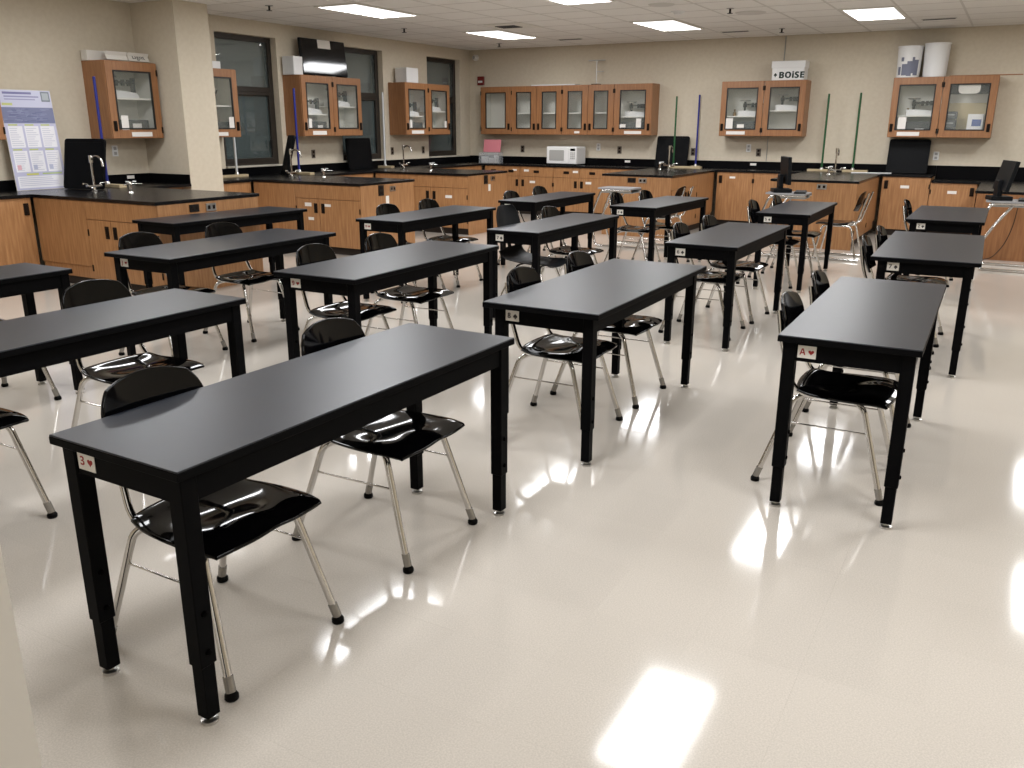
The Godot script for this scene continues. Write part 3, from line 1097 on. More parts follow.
	carton("storage_carton", "white carton with a blue print behind the right glass door under the buckets", "box", Vector3(-0.63, yb, zm), Vector3(0.22, 0.33, 0.24), 0.0, M.white, null, [[0.02, 0.20, 0.13, 0.10, M.print_blue]])
	var st = mb()
	prism(st, round_rect(0.30, 0.18, 0.06), 0, 0.003)
	var o = ob(st, "paper_card", M.paper)
	o.position = Vector3(-0.77, CB + 0.745, zb + 0.31)
	st = mb()
	bx(st, Vector3(0, 0.25, 0), Vector3(0.66, 0.50, 0.012))
	var bp = ob(st, "backing_panel", mat(col(206, 188, 146), 0.7))
	bp.position = Vector3(-0.77, yb, zb + 0.02)
	tag(bp, "cream panel standing at the back of the right glass door cabinet under the buckets", "panel")
	st = mb()
	bx(st, Vector3(0, 0.09, 0), Vector3(0.66, 0.18, 0.02))
	var dp = ob(st, "dark_panel", M.grey_box)
	dp.position = Vector3(-0.77, CB + 0.66, zb + 0.026)
	tag(dp, "dark panel behind the white card in the right glass door cabinet under the buckets", "panel")
	tag(o, "white rounded paper card taped inside the right glass door under the buckets", "card")
	o.position = Vector3(-0.77, CB + 0.745, zb + 0.345)

# =====================================================================
#  student tables
# =====================================================================
func suit_poly(kind: String) -> PackedVector2Array:
	var p := PackedVector2Array()
	if kind == "heart" or kind == "spade":
		for k in 28:
			var a := TAU * k / 28.0
			var x := 16.0 * pow(sin(a), 3)
			var y := 13.0 * cos(a) - 5.0 * cos(2 * a) - 2.0 * cos(3 * a) - cos(4 * a)
			p.append(Vector2(x, y if kind == "heart" else -y) / 34.0)
		if kind == "spade":
			# add the foot
			var q := PackedVector2Array([Vector2(-0.03, -0.2), Vector2(-0.2, -0.62), Vector2(0.2, -0.62), Vector2(0.03, -0.2)])
			var r := Geometry2D.merge_polygons(p, q)
			return r[0]
	else:
		var r: Array = [PackedVector2Array([Vector2(-0.05, -0.1), Vector2(-0.2, -0.6), Vector2(0.2, -0.6), Vector2(0.05, -0.1)])]
		for c in [Vector2(0, 0.25), Vector2(-0.26, -0.12), Vector2(0.26, -0.12)]:
			var ci := PackedVector2Array()
			for k in 16:
				ci.append(c + Vector2.from_angle(TAU * k / 16.0) * 0.25)
			r = Geometry2D.merge_polygons(r[0], ci)
		return r[0]
	return p

func word(text: String, height: float, parent: Node, pos: Vector3, basis: Basis, material: Material, called := "print", weight := 600) -> void:
	var t := TextMesh.new()
	var fv := FontVariation.new()
	var f := SystemFont.new()
	f.font_names = PackedStringArray(["Droid Sans"])
	f.font_weight = weight
	fv.base_font = f
	fv.variation_embolden = 0.7 if weight >= 900 else 0.0
	t.font = fv
	t.text = text
	t.font_size = 64
	t.pixel_size = height / 46.0
	t.depth = 0.0006
	t.material = material
	var m := MeshInstance3D.new()
	m.mesh = t
	m.name = called
	parent.add_child(m, true)
	m.position = pos
	m.basis = basis

# number: [x, z of the near left corner, turn, depth, leg inset, card, suit, label]
const TABLES := [
	[-2.359, -1.381, -0.016, 0.566, 0.050, "3", "heart", "black lab table tagged with the three of hearts"],
	[-2.302, -3.729, 0.006, 0.658, 0.075, "8", "spade", "black lab table tagged with an eight, next behind the three of hearts table"],
	[-0.794, -3.752, 0.016, 0.581, 0.050, "A", "heart", "black lab table tagged with the ace of hearts"],
	[-0.790, -6.504, 0.021, 0.698, 0.075, "7", "spade", "black lab table tagged with a seven, next behind the ace of hearts table"],
	[-0.865, -9.423, 0.006, 0.700, 0.070, "2", "spade", "black lab table in front of the lower oak cabinet with one chair"],
	[-2.305, -6.469, -0.002, 0.582, 0.050, "6", "spade", "black lab table next behind the table tagged with an eight"],
	[-2.320, -9.313, 0.017, 0.562, 0.050, "5", "spade", "black lab table in front of the chrome desk with the black monitor and combined chair"],
	[-3.975, -6.521, -0.003, 0.523, 0.045, "7", "spade", "black lab table with the one-piece shell chair pushed under it"],
	[-3.986, -9.259, -0.036, 0.572, 0.050, "4", "spade", "black lab table in front of the empty chrome desk"],
	[-5.451, -9.219, 0.002, 0.521, 0.045, "3", "spade", "black lab table in front of the oak cabinets below the microwave"],
	[-3.937, -3.888, 0.022, 0.642, 0.065, "9", "heart", "black lab table in front of the table with the one-piece shell chair"],
	[-5.544, -6.625, 0.003, 0.569, 0.050, "10", "heart", "black lab table beside the end of the blue pole peninsula"],
	[-5.584, -3.885, 0.022, 0.674, 0.070, "J", "heart", "black lab table in front of the table at the poster peninsula end"],
	[-4.000, -1.428, -0.008, 0.558, 0.050, "", "", "black lab table alongside the three of hearts table"],
	[-7.300, -5.423, -0.020, 0.602, 0.060, "", "", "black lab table drawn up to the end of the poster peninsula, no chairs"],
	[-5.605, -1.565, 0.001, 0.501, 0.045, "", "", "black lab table two places over from the three of hearts table"],
]

func build_tables() -> void:
	var th := 0.030
	var ls := 0.056
	# shared leg pieces
	var lm = mb()
	var y0 := 0.20
	cb(lm, Vector3(0, (y0 + TH - th) / 2, 0), Vector3(ls, TH - th - y0, ls), 0.003)
	var leg_mesh: ArrayMesh = lm.commit()
	leg_mesh.surface_set_material(0, M.table_leg)
	lm = mb()
	cb(lm, Vector3(0, 0.125, 0), Vector3(ls - 0.010, 0.20, ls - 0.010), 0.002)
	var foot_mesh: ArrayMesh = lm.commit()
	foot_mesh.surface_set_material(0, M.table_leg)
	lm = mb()
	lathe(lm, [Vector2(0.0, 0.0), Vector2(0.026, 0.0), Vector2(0.026, 0.010), Vector2(0.012, 0.014), Vector2(0.012, 0.027), Vector2(0, 0.027)], Transform3D.IDENTITY, 14)
	var glide_mesh: ArrayMesh = lm.commit()
	glide_mesh.surface_set_material(0, M.steel)
	lm = mb()
	lathe(lm, [Vector2(0, 0.007), Vector2(0.008, 0.006), Vector2(0.010, 0.0)], Transform3D(Basis(Vector3.BACK, -PI / 2), Vector3(ls / 2, 0, 0)), 10)
	var bolt_mesh: ArrayMesh = lm.commit()
	bolt_mesh.surface_set_material(0, M.bolt)
	for d in TABLES:
		var D: float = d[3]
		var ins: float = d[4]
		var t = thing("lab_table", d[7], "table", Vector3(d[0], 0, d[1]), d[2])
		var st = mb()
		cb(st, Vector3(D / 2, TH - 0.003, -TL / 2), Vector3(D - 0.002, 0.006, TL - 0.002), 0.002)
		var top = ob(st, "table_top", M.table_top, t)
		st = mb()
		cb(st, Vector3(D / 2, TH - 0.005 - (th - 0.005) / 2, -TL / 2), Vector3(D, th - 0.005, TL), 0.002)
		ob(st, "edge_band", M.table_edge, top)
		# apron rails between the legs
		st = mb()
		var ah := 0.085
		var ay := TH - th - ah / 2
		for s in [ins, D - ins]:
			bx(st, Vector3(s + (0.008 if s > ins else -0.008), ay, -TL / 2), Vector3(0.024, ah, TL - 2 * ins - ls))
		for s in [-ins, -TL + ins]:
			bx(st, Vector3(D / 2, ay, s + (0.008 if s == -ins else -0.008)), Vector3(D - 2 * ins - ls, ah, 0.024))
		ob(st, "apron", M.table_edge, t)
		for x in [ins, D - ins]:
			for z in [-ins, -TL + ins]:
				var l = inst(leg_mesh, "leg", t, Vector3(x, 0, z))
				inst(foot_mesh, "leg_extension", l, Vector3.ZERO)
				inst(glide_mesh, "glide", l, Vector3.ZERO)
				for by in [0.245, 0.37]:
					inst(bolt_mesh, "bolt", l, Vector3(0, by, 0))
		if d[5] != "":
			st = mb()
			var cx := ins + ls / 2 + 0.047
			var cz := -ins + 0.0215
			var cy := TH - th - 0.040
			bx(st, Vector3(cx, cy, cz), Vector3(0.078, 0.056, 0.002))
			var card = ob(st, "card_tag", M.paper, t)
			var im: Material = M.suit_red if d[6] == "heart" else M.suit_black
			word(d[5], 0.028 if d[5].length() < 2 else 0.022, card, Vector3(cx - 0.018, cy, cz + 0.0014), Basis.IDENTITY, im)
			st = mb()
			prism(st, suit_poly(d[6]), 0, 0.012, Transform3D(Basis.IDENTITY.scaled(Vector3(0.026, 0.026, 0.05)), Vector3(cx + 0.018, cy, cz + 0.001)))
			ob(st, "suit_mark", im, card)

# =====================================================================
#  chairs   (local: faces +x, origin on the floor under the seat)
# =====================================================================
func seat_f(s: float, t: float) -> Vector3:
	# s across (z), t from rear (-1) to front (+1)
	var k := 0.36
	var ss := s * sqrt(1.0 - k * t * t * 0.5)
	var tt := t * sqrt(1.0 - k * s * s * 0.5)
	var hw := lerpf(0.224, 0.250, (tt + 1.0) / 2)
	var x := 0.062 + tt * 0.222
	var z := ss * hw
	var y := 0.492
	y -= 0.020 * (1.0 - s * s) * exp(-pow((tt + 0.25) / 0.55, 2))
	y -= 0.008 * pow(smoothstep(0.5, 1.0, tt), 1.5)
	y -= 0.006 * pow(absf(s), 4) + 0.012 * pow(maxf(absf(s), absf(t)), 8.0)
	y += 0.014 * pow(smoothstep(-0.4, -1.0, tt), 2)
	y += 0.008 * exp(-pow(s / 0.28, 2)) * smoothstep(0.0, 0.7, tt)
	return Vector3(x, y, -z)

func back_f(s: float, t: float) -> Vector3:
	var k := 0.75 if t > 0 else 0.3
	var ss := s * sqrt(1.0 - k * t * t * 0.5 * (1.0 if t > 0 else 0.6))
	var tt := t * sqrt(1.0 - k * s * s * 0.5)
	var y := 0.785 + tt * 0.125
	var z := ss * 0.198
	var x := -0.232 - (y - 0.65) * 0.20 + 0.036 * ss * ss + 0.02 * pow(maxf(-tt, 0), 2)
	return Vector3(x, y, z)

func make_chair(label: String, group: String) -> Node3D:
	var t = thing("school_chair", label, "chair", Vector3.ZERO, 0.0, group)
	var st = mb()
	sheet(st, seat_f, 24, 24, 0.020)
	ob(st, "seat", M.plastic, t)
	st = mb()
	sheet(st, back_f, 22, 14, 0.016)
	ob(st, "backrest", M.plastic, t)
	for sz in [-1.0, 1.0]:
		for sx in [-1.0, 1.0]:
			st = mb()
			var tx: float = 0.115 if sx > 0 else -0.105
			var path := fillet([Vector3(tx, 0.455, 0.0), Vector3(tx, 0.455, 0.150 * sz), Vector3(tx + 0.052 * sx, 0.436, 0.194 * sz), Vector3(0.288 * sx, 0.03, 0.246 * sz)], 0.055, 6)
			tube(st, path, 0.0135, 10)
			var leg = ob(st, "leg", M.chrome, t)
			st = mb()
			var dir := (Vector3(tx + 0.052 * sx, 0.436, 0.194 * sz) - Vector3(0.288 * sx, 0.03, 0.246 * sz)).normalized()
			var p0 := Vector3(0.288 * sx, 0.03, 0.246 * sz)
			tube(st, [p0 - dir * 0.006, p0 + dir * 0.045], 0.0165, 10)
			ob(st, "leg_sleeve", M.cap, leg)
			st = mb()
			lathe(st, [Vector2(0, 0), Vector2(0.020, 0), Vector2(0.0225, 0.005), Vector2(0.022, 0.016), Vector2(0.016, 0.026), Vector2(0, 0.028)], at(Vector3(0.291 * sx, 0, 0.247 * sz)), 12)
			ob(st, "rubber_foot", M.rubber, leg)
	for sz in [-1.0, 1.0]:
		st = mb()
		var up := fillet([Vector3(0.20, 0.468, 0.198 * sz), Vector3(-0.150, 0.468, 0.198 * sz), Vector3(-0.236, 0.68, 0.168 * sz), Vector3(-0.272, 0.85, 0.140 * sz)], 0.07, 7)
		tube(st, up, 0.0125, 10)
		ob(st, "back_post", M.chrome, t)
		st = mb()
		tube(st, [Vector3(-0.195, 0.32, 0.2085 * sz), Vector3(0.202, 0.32, 0.2085 * sz)], 0.0042, 6)
		ob(st, "side_rod", M.chrome, t)
	return t

# [x, z, turn in degrees, label]
const CHAIRS := [
	[-2.155, -1.775, 0.0, "black school chair at the tag end of the three of hearts table"],
	[-2.155, -2.680, 1.0, "black school chair at the untagged end of the three of hearts table"],
	[-2.137, -4.310, 1.0, "black school chair at the tag end of the table tagged with an eight"],
	[-2.140, -5.070, 0.0, "black school chair at the untagged end of the table tagged with an eight"],
	[-0.612, -4.300, 0.0, "black school chair at the tag end of the ace of hearts table"],
	[-0.615, -5.050, 1.0, "black school chair at the untagged end of the ace of hearts table"],
	[-0.635, -6.980, 2.0, "black school chair at the tag end of the table tagged with a seven"],
	[-0.630, -7.750, 0.0, "black school chair at the untagged end of the table tagged with a seven"],
	[-0.740, -10.800, -1.0, "only black school chair at the table in front of the lower oak cabinet"],
	[-2.150, -7.120, 1.0, "black school chair at the tag end of the table behind the one tagged eight"],
	[-2.130, -7.860, -2.0, "black school chair at the untagged end of the table behind the one tagged eight"],
	[-2.230, -9.820, 0.0, "black school chair at the tag end of the table before the monitor desk"],
	[-2.170, -10.680, 1.0, "black school chair at the untagged end of the table before the monitor desk"],
	[-3.820, -7.920, 0.0, "black school chair at the same table as the one-piece shell chair"],
	[-4.010, -10.100, 2.0, "black school chair at the tag end of the table before the empty chrome desk"],
	[-3.830, -10.620, -2.0, "black school chair at the untagged end of the table before the empty chrome desk"],
	[-5.250, -9.620, 0.0, "black school chair at the tag end of the table below the microwave"],
	[-5.360, -10.600, 0.0, "black school chair at the untagged end of the table below the microwave"],
	[-3.870, -4.470, 1.0, "black school chair at the tag end of the table before the shell chair table"],
	[-3.870, -5.200, 2.0, "black school chair at the untagged end of the table before the shell chair table"],
	[-5.420, -7.290, 0.0, "black school chair at the tag end of the table beside the blue pole peninsula"],
	[-5.410, -8.030, 1.0, "black school chair at the untagged end of the table beside the blue pole peninsula"],
	[-5.490, -4.310, 2.0, "black school chair at the tag end of the table facing the poster peninsula end"],
	[-5.490, -5.120, -1.0, "black school chair at the untagged end of the table facing the poster peninsula end"],
	[-3.840, -1.790, 0.0, "black school chair at the entrance end of the table alongside the three of hearts table"],
	[-3.870, -2.780, 0.0, "black school chair at the window end of the table alongside the three of hearts table"],
	[-5.440, -2.870, 0.0, "black school chair two tables over from the three of hearts table"],
]

func build_chairs() -> void:
	var g := "black school chairs at the lab tables"
	var c0: Node3D = null
	for c in CHAIRS:
		var p := Vector3(c[0], 0, c[1])
		if c0 == null:
			c0 = make_chair(c[3], g)
			c0.position = p
			c0.rotation.y = deg_to_rad(c[2])
		else:
			copy(c0, p, deg_to_rad(c[2]), c[3], g)
	shell_chair(Vector3(-3.82, 0, -7.12), 0.05)

func shell_f(s: float, t: float) -> Vector3:
	# t -1 front edge of the seat .. +1 top of the back
	var u := (t + 1.0) / 2
	var x := 0.0
	var y := 0.0
	if u < 0.45:
		var q := u / 0.45
		x = lerpf(0.27, -0.14, q)
		y = 0.475 - 0.018 * sin(q * PI) + 0.012 * q - 0.03 * pow(maxf(0.0, 1.0 - q * 5.0), 2)
	elif u < 0.60:
		var q := (u - 0.45) / 0.15
		var a := q * 1.30
		x = -0.14 - sin(a) * 0.11
		y = 0.487 + (1.0 - cos(a)) * 0.11
	else:
		var q := (u - 0.60) / 0.40
		x = -0.246 - 0.10 * q
		y = 0.568 + 0.41 * q
	var hw := 0.235
	if u < 0.1:
		hw *= 0.86 + 0.14 * sqrt(u / 0.1)
	if u > 0.78:
		var e := (u - 0.78) / 0.22
		hw *= sqrt(maxf(1.0 - 0.62 * pow(e, 3.0), 0.02))
	var z := s * hw
	if u < 0.6:
		y += 0.02 * s * s
	else:
		x += 0.045 * s * s
	return Vector3(x, y, -z)

func shell_chair(pos: Vector3, turn: float) -> void:
	var t = thing("shell_chair", "matt black one-piece shell chair with slots above the seat", "chair", pos, turn)
	var st = mb()
	# seat and lower back, three bars between slots, upper back
	sheet(st, func(s, v): return shell_f(s, -1.0 + (v + 1.0) * 0.5 * 1.26), 16, 18, 0.008)
	sheet(st, func(s, v): return shell_f(s, 0.50 + (v + 1.0) * 0.5 * 0.50), 16, 12, 0.008)
	for b in [[-1.0, -0.42], [-0.13, 0.13], [0.42, 1.0]]:
		sheet(st, func(s, v): return shell_f(lerpf(b[0], b[1], (s + 1.0) / 2), 0.26 + (v + 1.0) * 0.5 * 0.24), 4, 5, 0.008)
	ob(st, "shell", M.plastic_matt, t)
	for sz in [-1.0, 1.0]:
		for sx in [-1.0, 1.0]:
			st = mb()
			var tx: float = 0.13 if sx > 0 else -0.10
			tube(st, fillet([Vector3(tx, 0.445, 0.0), Vector3(tx, 0.445, 0.17 * sz), Vector3(0.29 * sx, 0.03, 0.245 * sz)], 0.07, 6), 0.0125, 8)
			var leg = ob(st, "leg", M.chrome, t)
			st = mb()
			lathe(st, [Vector2(0, 0), Vector2(0.021, 0), Vector2(0.024, 0.006), Vector2(0.023, 0.022), Vector2(0.016, 0.034), Vector2(0, 0.036)], at(Vector3(0.291 * sx, 0, 0.246 * sz)), 12)
			ob(st, "rubber_foot", M.rubber, leg)

# =====================================================================
#  chrome desks with a joined chair (local: sitter faces -x)
# =====================================================================
func combo_desk(label: String, pos: Vector3, turn: float) -> Node3D:
	var t = thing("combo_desk", label, "desk", pos, turn)
	var st = mb()
	prism(st, round_rect(0.54, 0.42, 0.05), 0, 0.020, Transform3D(Basis(Vector3.RIGHT, -PI / 2), Vector3(0, 0.822, 0)))
	ob(st, "desk_top", M.desk_top, t)
	st = mb()
	bx(st, Vector3(0.02, 0.772, 0), Vector3(0.46, 0.006, 0.34))
	for s in [-1, 1]:
		bx(st, Vector3(0.02, 0.80, s * 0.17), Vector3(0.46, 0.05, 0.004))
	bx(st, Vector3(-0.21, 0.80, 0), Vector3(0.004, 0.05, 0.34))
	ob(st, "book_tray", M.light_grey, t)
	for s in [-1.0, 1.0]:
		st = mb()
		var z: float = 0.20 * s
		tube(st, fillet([Vector3(0.27, 0.81, z), Vector3(-0.20, 0.81, z), Vector3(-0.34, 0.46, z), Vector3(-0.25, 0.017, z * 1.35), Vector3(1.02, 0.017, z * 1.35)], 0.07, 6), 0.016, 9)
		ob(st, "sled_frame", M.chrome, t)
		st = mb()
		tube(st, fillet([Vector3(0.05, 0.81, z * 0.9), Vector3(-0.13, 0.55, z * 0.95), Vector3(-0.29, 0.25, z)], 0.05, 4), 0.010, 8)
		ob(st, "brace", M.chrome, t)
		# chair side: legs and back post
		st = mb()
		tube(st, fillet([Vector3(0.98, 0.016, z * 1.3), Vector3(0.88, 0.45, z), Vector3(0.52, 0.45, z), Vector3(0.44, 0.016, z * 1.3)], 0.06, 6), 0.013, 9)
		ob(st, "leg", M.chrome, t)
		st = mb()
		tube(st, fillet([Vector3(0.60, 0.463, z * 0.9), Vector3(0.93, 0.463, z * 0.9), Vector3(1.05, 0.88, z * 0.9)], 0.07, 6), 0.012, 9)
		ob(st, "back_post", M.chrome, t)
	var flip := Transform3D(Basis(Vector3.UP, PI), Vector3(0.70, 0, 0))
	st = mb()
	sheet(st, func(s, v): return flip * seat_f(s, v), 14, 14, 0.012)
	ob(st, "seat", M.plastic, t)
	st = mb()
	sheet(st, func(s, v): return flip * (back_f(s, v) + Vector3(0, -0.02, 0)), 14, 10, 0.012)
	ob(st, "backrest", M.plastic, t)
	return t

func monitor(label: String, pos: Vector3, turn: float, lean: float) -> void:
	var t = thing("desk_monitor", label, "monitor", pos, turn)
	# screen faces +x
	var st = mb()
	var xf := Transform3D(Basis(Vector3.BACK, lean), Vector3(0, 0.29, 0))
	cb(st, Vector3.ZERO, Vector3(0.045, 0.36, 0.52), 0.006, xf)
	ob(st, "housing", M.plastic_matt, t)
	st = mb()
	bx(st, Vector3(0.0235, 0, 0), Vector3(0.002, 0.33, 0.49), xf)
	ob(st, "screen", M.screen, t)
	st = mb()
	cb(st, Vector3(-0.06, 0.12, 0), Vector3(0.06, 0.24, 0.16), 0.01)
	ob(st, "neck", M.plastic_matt, t)
	st = mb()
	cb(st, Vector3(-0.04, 0.025, 0), Vector3(0.24, 0.05, 0.26), 0.005)
	ob(st, "foot", M.plastic_matt, t)

func keyboard(label: String, pos: Vector3, turn: float) -> void:
	var t = thing("keyboard", label, "keyboard", pos, turn)
	var st = mb()
	cb(st, Vector3(0, 0.010, 0), Vector3(0.15, 0.018, 0.40), 0.004)
	ob(st, "case", M.plastic_matt, t)
	st = mb()
	for r in 4:
		for k in 12:
			bx(st, Vector3(-0.05 + r * 0.033, 0.021, -0.175 + k * 0.032), Vector3(0.026, 0.006, 0.025))
	var o = ob(st, "keys", M.grey_box, t)
	o.set_meta("kind", "stuff")

func build_desks() -> void:
	var y := 0.843
	combo_desk("chrome framed desk with joined chair carrying a monitor, before the two green pole peninsula", Vector3(-2.62, 0, -12.22), 0.0)
	monitor("black monitor on the chrome desk before the two green pole peninsula", Vector3(-2.68, y, -12.20), 0.42, 0.06)
	keyboard("dark keyboard on the chrome desk before the two green pole peninsula", Vector3(-2.46, y, -12.20), 0.15)
	combo_desk("empty chrome framed desk with joined chair before the one green pole peninsula", Vector3(-4.98, 0, -11.92), 0.0)
	combo_desk("chrome framed desk with joined chair before the lowered peninsula", Vector3(0.03, 0, -12.30), 0.0)
	monitor("black monitor on the chrome desk before the lowered peninsula", Vector3(-0.07, y, -12.28), 0.30, -0.22)
	keyboard("dark keyboard on the chrome desk before the lowered peninsula", Vector3(0.18, y, -12.30), 0.0)

# =====================================================================
#  things on the worktops
# =====================================================================
func faucet(label: String, pos: Vector3, turn: float) -> void:
	var t = thing("gooseneck_faucet", label, "faucet", pos, turn)
	var st = mb()
	lathe(st, [Vector2(0, 0), Vector2(0.035, 0), Vector2(0.035, 0.012), Vector2(0.02, 0.02), Vector2(0.018, 0.06), Vector2(0, 0.06)], Transform3D.IDENTITY, 14)
	cb(st, Vector3(0, 0.055, 0), Vector3(0.06, 0.03, 0.20), 0.01)
	ob(st, "base", M.chrome, t)
	st = mb()
	tube(st, fillet([Vector3(0, 0.06, 0), Vector3(0, 0.36, 0), Vector3(0.09, 0.40, 0), Vector3(0.17, 0.36, 0), Vector3(0.18, 0.28, 0)], 0.06, 5), 0.013, 9)
	lathe(st, [Vector2(0, 0.32), Vector2(0.022, 0.32), Vector2(0.022, 0.40), Vector2(0, 0.40)], Transform3D.IDENTITY, 10)
	ob(st, "spout", M.chrome, t)
	for s in [-1.0, 1.0]:
		st = mb()
		tube(st, [Vector3(0, 0.065, 0.09 * s), Vector3(0, 0.085, 0.09 * s), Vector3(0.02, 0.092, 0.16 * s)], 0.010, 7)
		ob(st, "handle", M.chrome, t)

func gas_tap(label: String, pos: Vector3, turn: float) -> void:
	var t = thing("gas_tap", label, "gas tap", pos, turn)
	var st = mb()
	lathe(st, [Vector2(0, 0), Vector2(0.035, 0), Vector2(0.03, 0.015), Vector2(0.018, 0.02), Vector2(0.018, 0.09), Vector2(0.026, 0.095), Vector2(0.022, 0.125), Vector2(0, 0.13)], Transform3D.IDENTITY, 12)
	ob(st, "turret", M.chrome, t)
	for s in [-1.0, 1.0]:
		st = mb()
		tube(st, [Vector3(0, 0.10, 0), Vector3(0.03, 0.10, 0.05 * s), Vector3(0.06, 0.095, 0.12 * s)], 0.010, 7, 0.006)
		ob(st, "nozzle", M.chrome, t)
		st = mb()
		cb(st, Vector3(0.025, 0.125, 0.045 * s), Vector3(0.05, 0.012, 0.016), 0.003)
		ob(st, "lever", M.white, t)

func pole_stand(label: String, pos: Vector3, turn: float, material: Material, height: float, blen: float, off := 0.0) -> void:
	var t = thing("pole_stand", label, "pole stand", pos, turn)
	var st = mb()
	cb(st, Vector3(off, 0.018, 0), Vector3(blen, 0.036, 0.10), 0.003)
	ob(st, "base_board", M.pale_wood, t)
	st = mb()
	tube(st, [Vector3(0, 0.036, 0), Vector3(0, height, 0)], 0.017, 8)
	ob(st, "pole", material, t)
	st = mb()
	lathe(st, [Vector2(0, 0.036), Vector2(0.035, 0.036), Vector2(0.03, 0.05), Vector2(0.02, 0.07), Vector2(0, 0.07)], Transform3D.IDENTITY, 10)
	ob(st, "collar", M.steel, t)

func leaning_board(label: String, pos: Vector3, turn: float, w: float, h: float, lean: float) -> void:
	var t = thing("lab_board", label, "board", pos, turn)
	var st = mb()
	var xf := Transform3D(Basis(Vector3.RIGHT, -lean), Vector3(0, 0.0, 0))
	prism(st, round_rect(w, h, 0.035), -0.016, 0.016, xf * at(Vector3(0, h / 2 + 0.006, 0)))
	ob(st, "panel", M.black_board, t)
	st = mb()
	for s in [-1, 1]:
		prism(st, round_rect(0.012, h - 0.08, 0.005), 0.015, 0.020, xf * at(Vector3(s * (w / 2 - 0.03), h / 2, 0)))
	prism(st, round_rect(w - 0.08, 0.012, 0.005), 0.015, 0.020, xf * at(Vector3(0, h - 0.03, 0)))
	ob(st, "raised_rim", M.black_board, t)

func poster_image() -> ImageTexture:
	var w := 256
	var h := 420
	var im := Image.create(w, h, false, Image.FORMAT_RGB8)
	im.fill(col(196, 196, 222))
	im.fill_rect(Rect2i(0, 0, w, 70), col(206, 208, 232))
	im.fill_rect(Rect2i(20, 8, 140, 9), col(120, 120, 168))
	im.fill_rect(Rect2i(24, 24, 170, 6), col(150, 150, 190))
	im.fill_rect(Rect2i(24, 36, 150, 5), col(160, 160, 196))
	im.fill_rect(Rect2i(8, 54, 50, 10), col(198, 204, 130))
	im.fill_rect(Rect2i(206, 4, 44, 42), col(120, 128, 140))
	im.fill_rect(Rect2i(212, 10, 32, 30), col(176, 184, 190))
	im.fill_rect(Rect2i(0, 72, w, 66), col(116, 122, 158))
	var rng := RandomNumberGenerator.new()
	rng.seed = 9
	for k in 60:
		var x := rng.randi_range(4, w - 60)
		var y := rng.randi_range(76, 130)
		im.fill_rect(Rect2i(x, y, rng.randi_range(10, 50), 3), col(132, 138, 174) if k % 2 == 0 else col(102, 108, 146))
	for r in 2:
		for c in 3:
			var x := 14 + c * 80
			var y := 150 + r * 104
			im.fill_rect(Rect2i(x + 4, y - 8, 44, 6), col(190, 200, 120))
			im.fill_rect(Rect2i(x, y, 70, 90), col(240, 240, 246))
			for k in 9:
				im.fill_rect(Rect2i(x + 6, y + 8 + k * 9, rng.randi_range(34, 58), 3), col(208, 208, 222))
			if r == 1:
				im.fill_rect(Rect2i(x + 8, y + 60, 20, 20), col(226, 180, 190) if c == 0 else col(186, 190, 214))
	im.fill_rect(Rect2i(60, 350, 60, 8), col(204, 204, 110))
	im.fill_rect(Rect2i(140, 350, 100, 6), col(176, 196, 130))
	im.fill_rect(Rect2i(12, 362, 232, 50), col(236, 236, 242))
	for k in 5:
		im.fill_rect(Rect2i(20, 368 + k * 8, rng.randi_range(150, 214), 3), col(200, 200, 218))
	return ImageTexture.create_from_image(im)

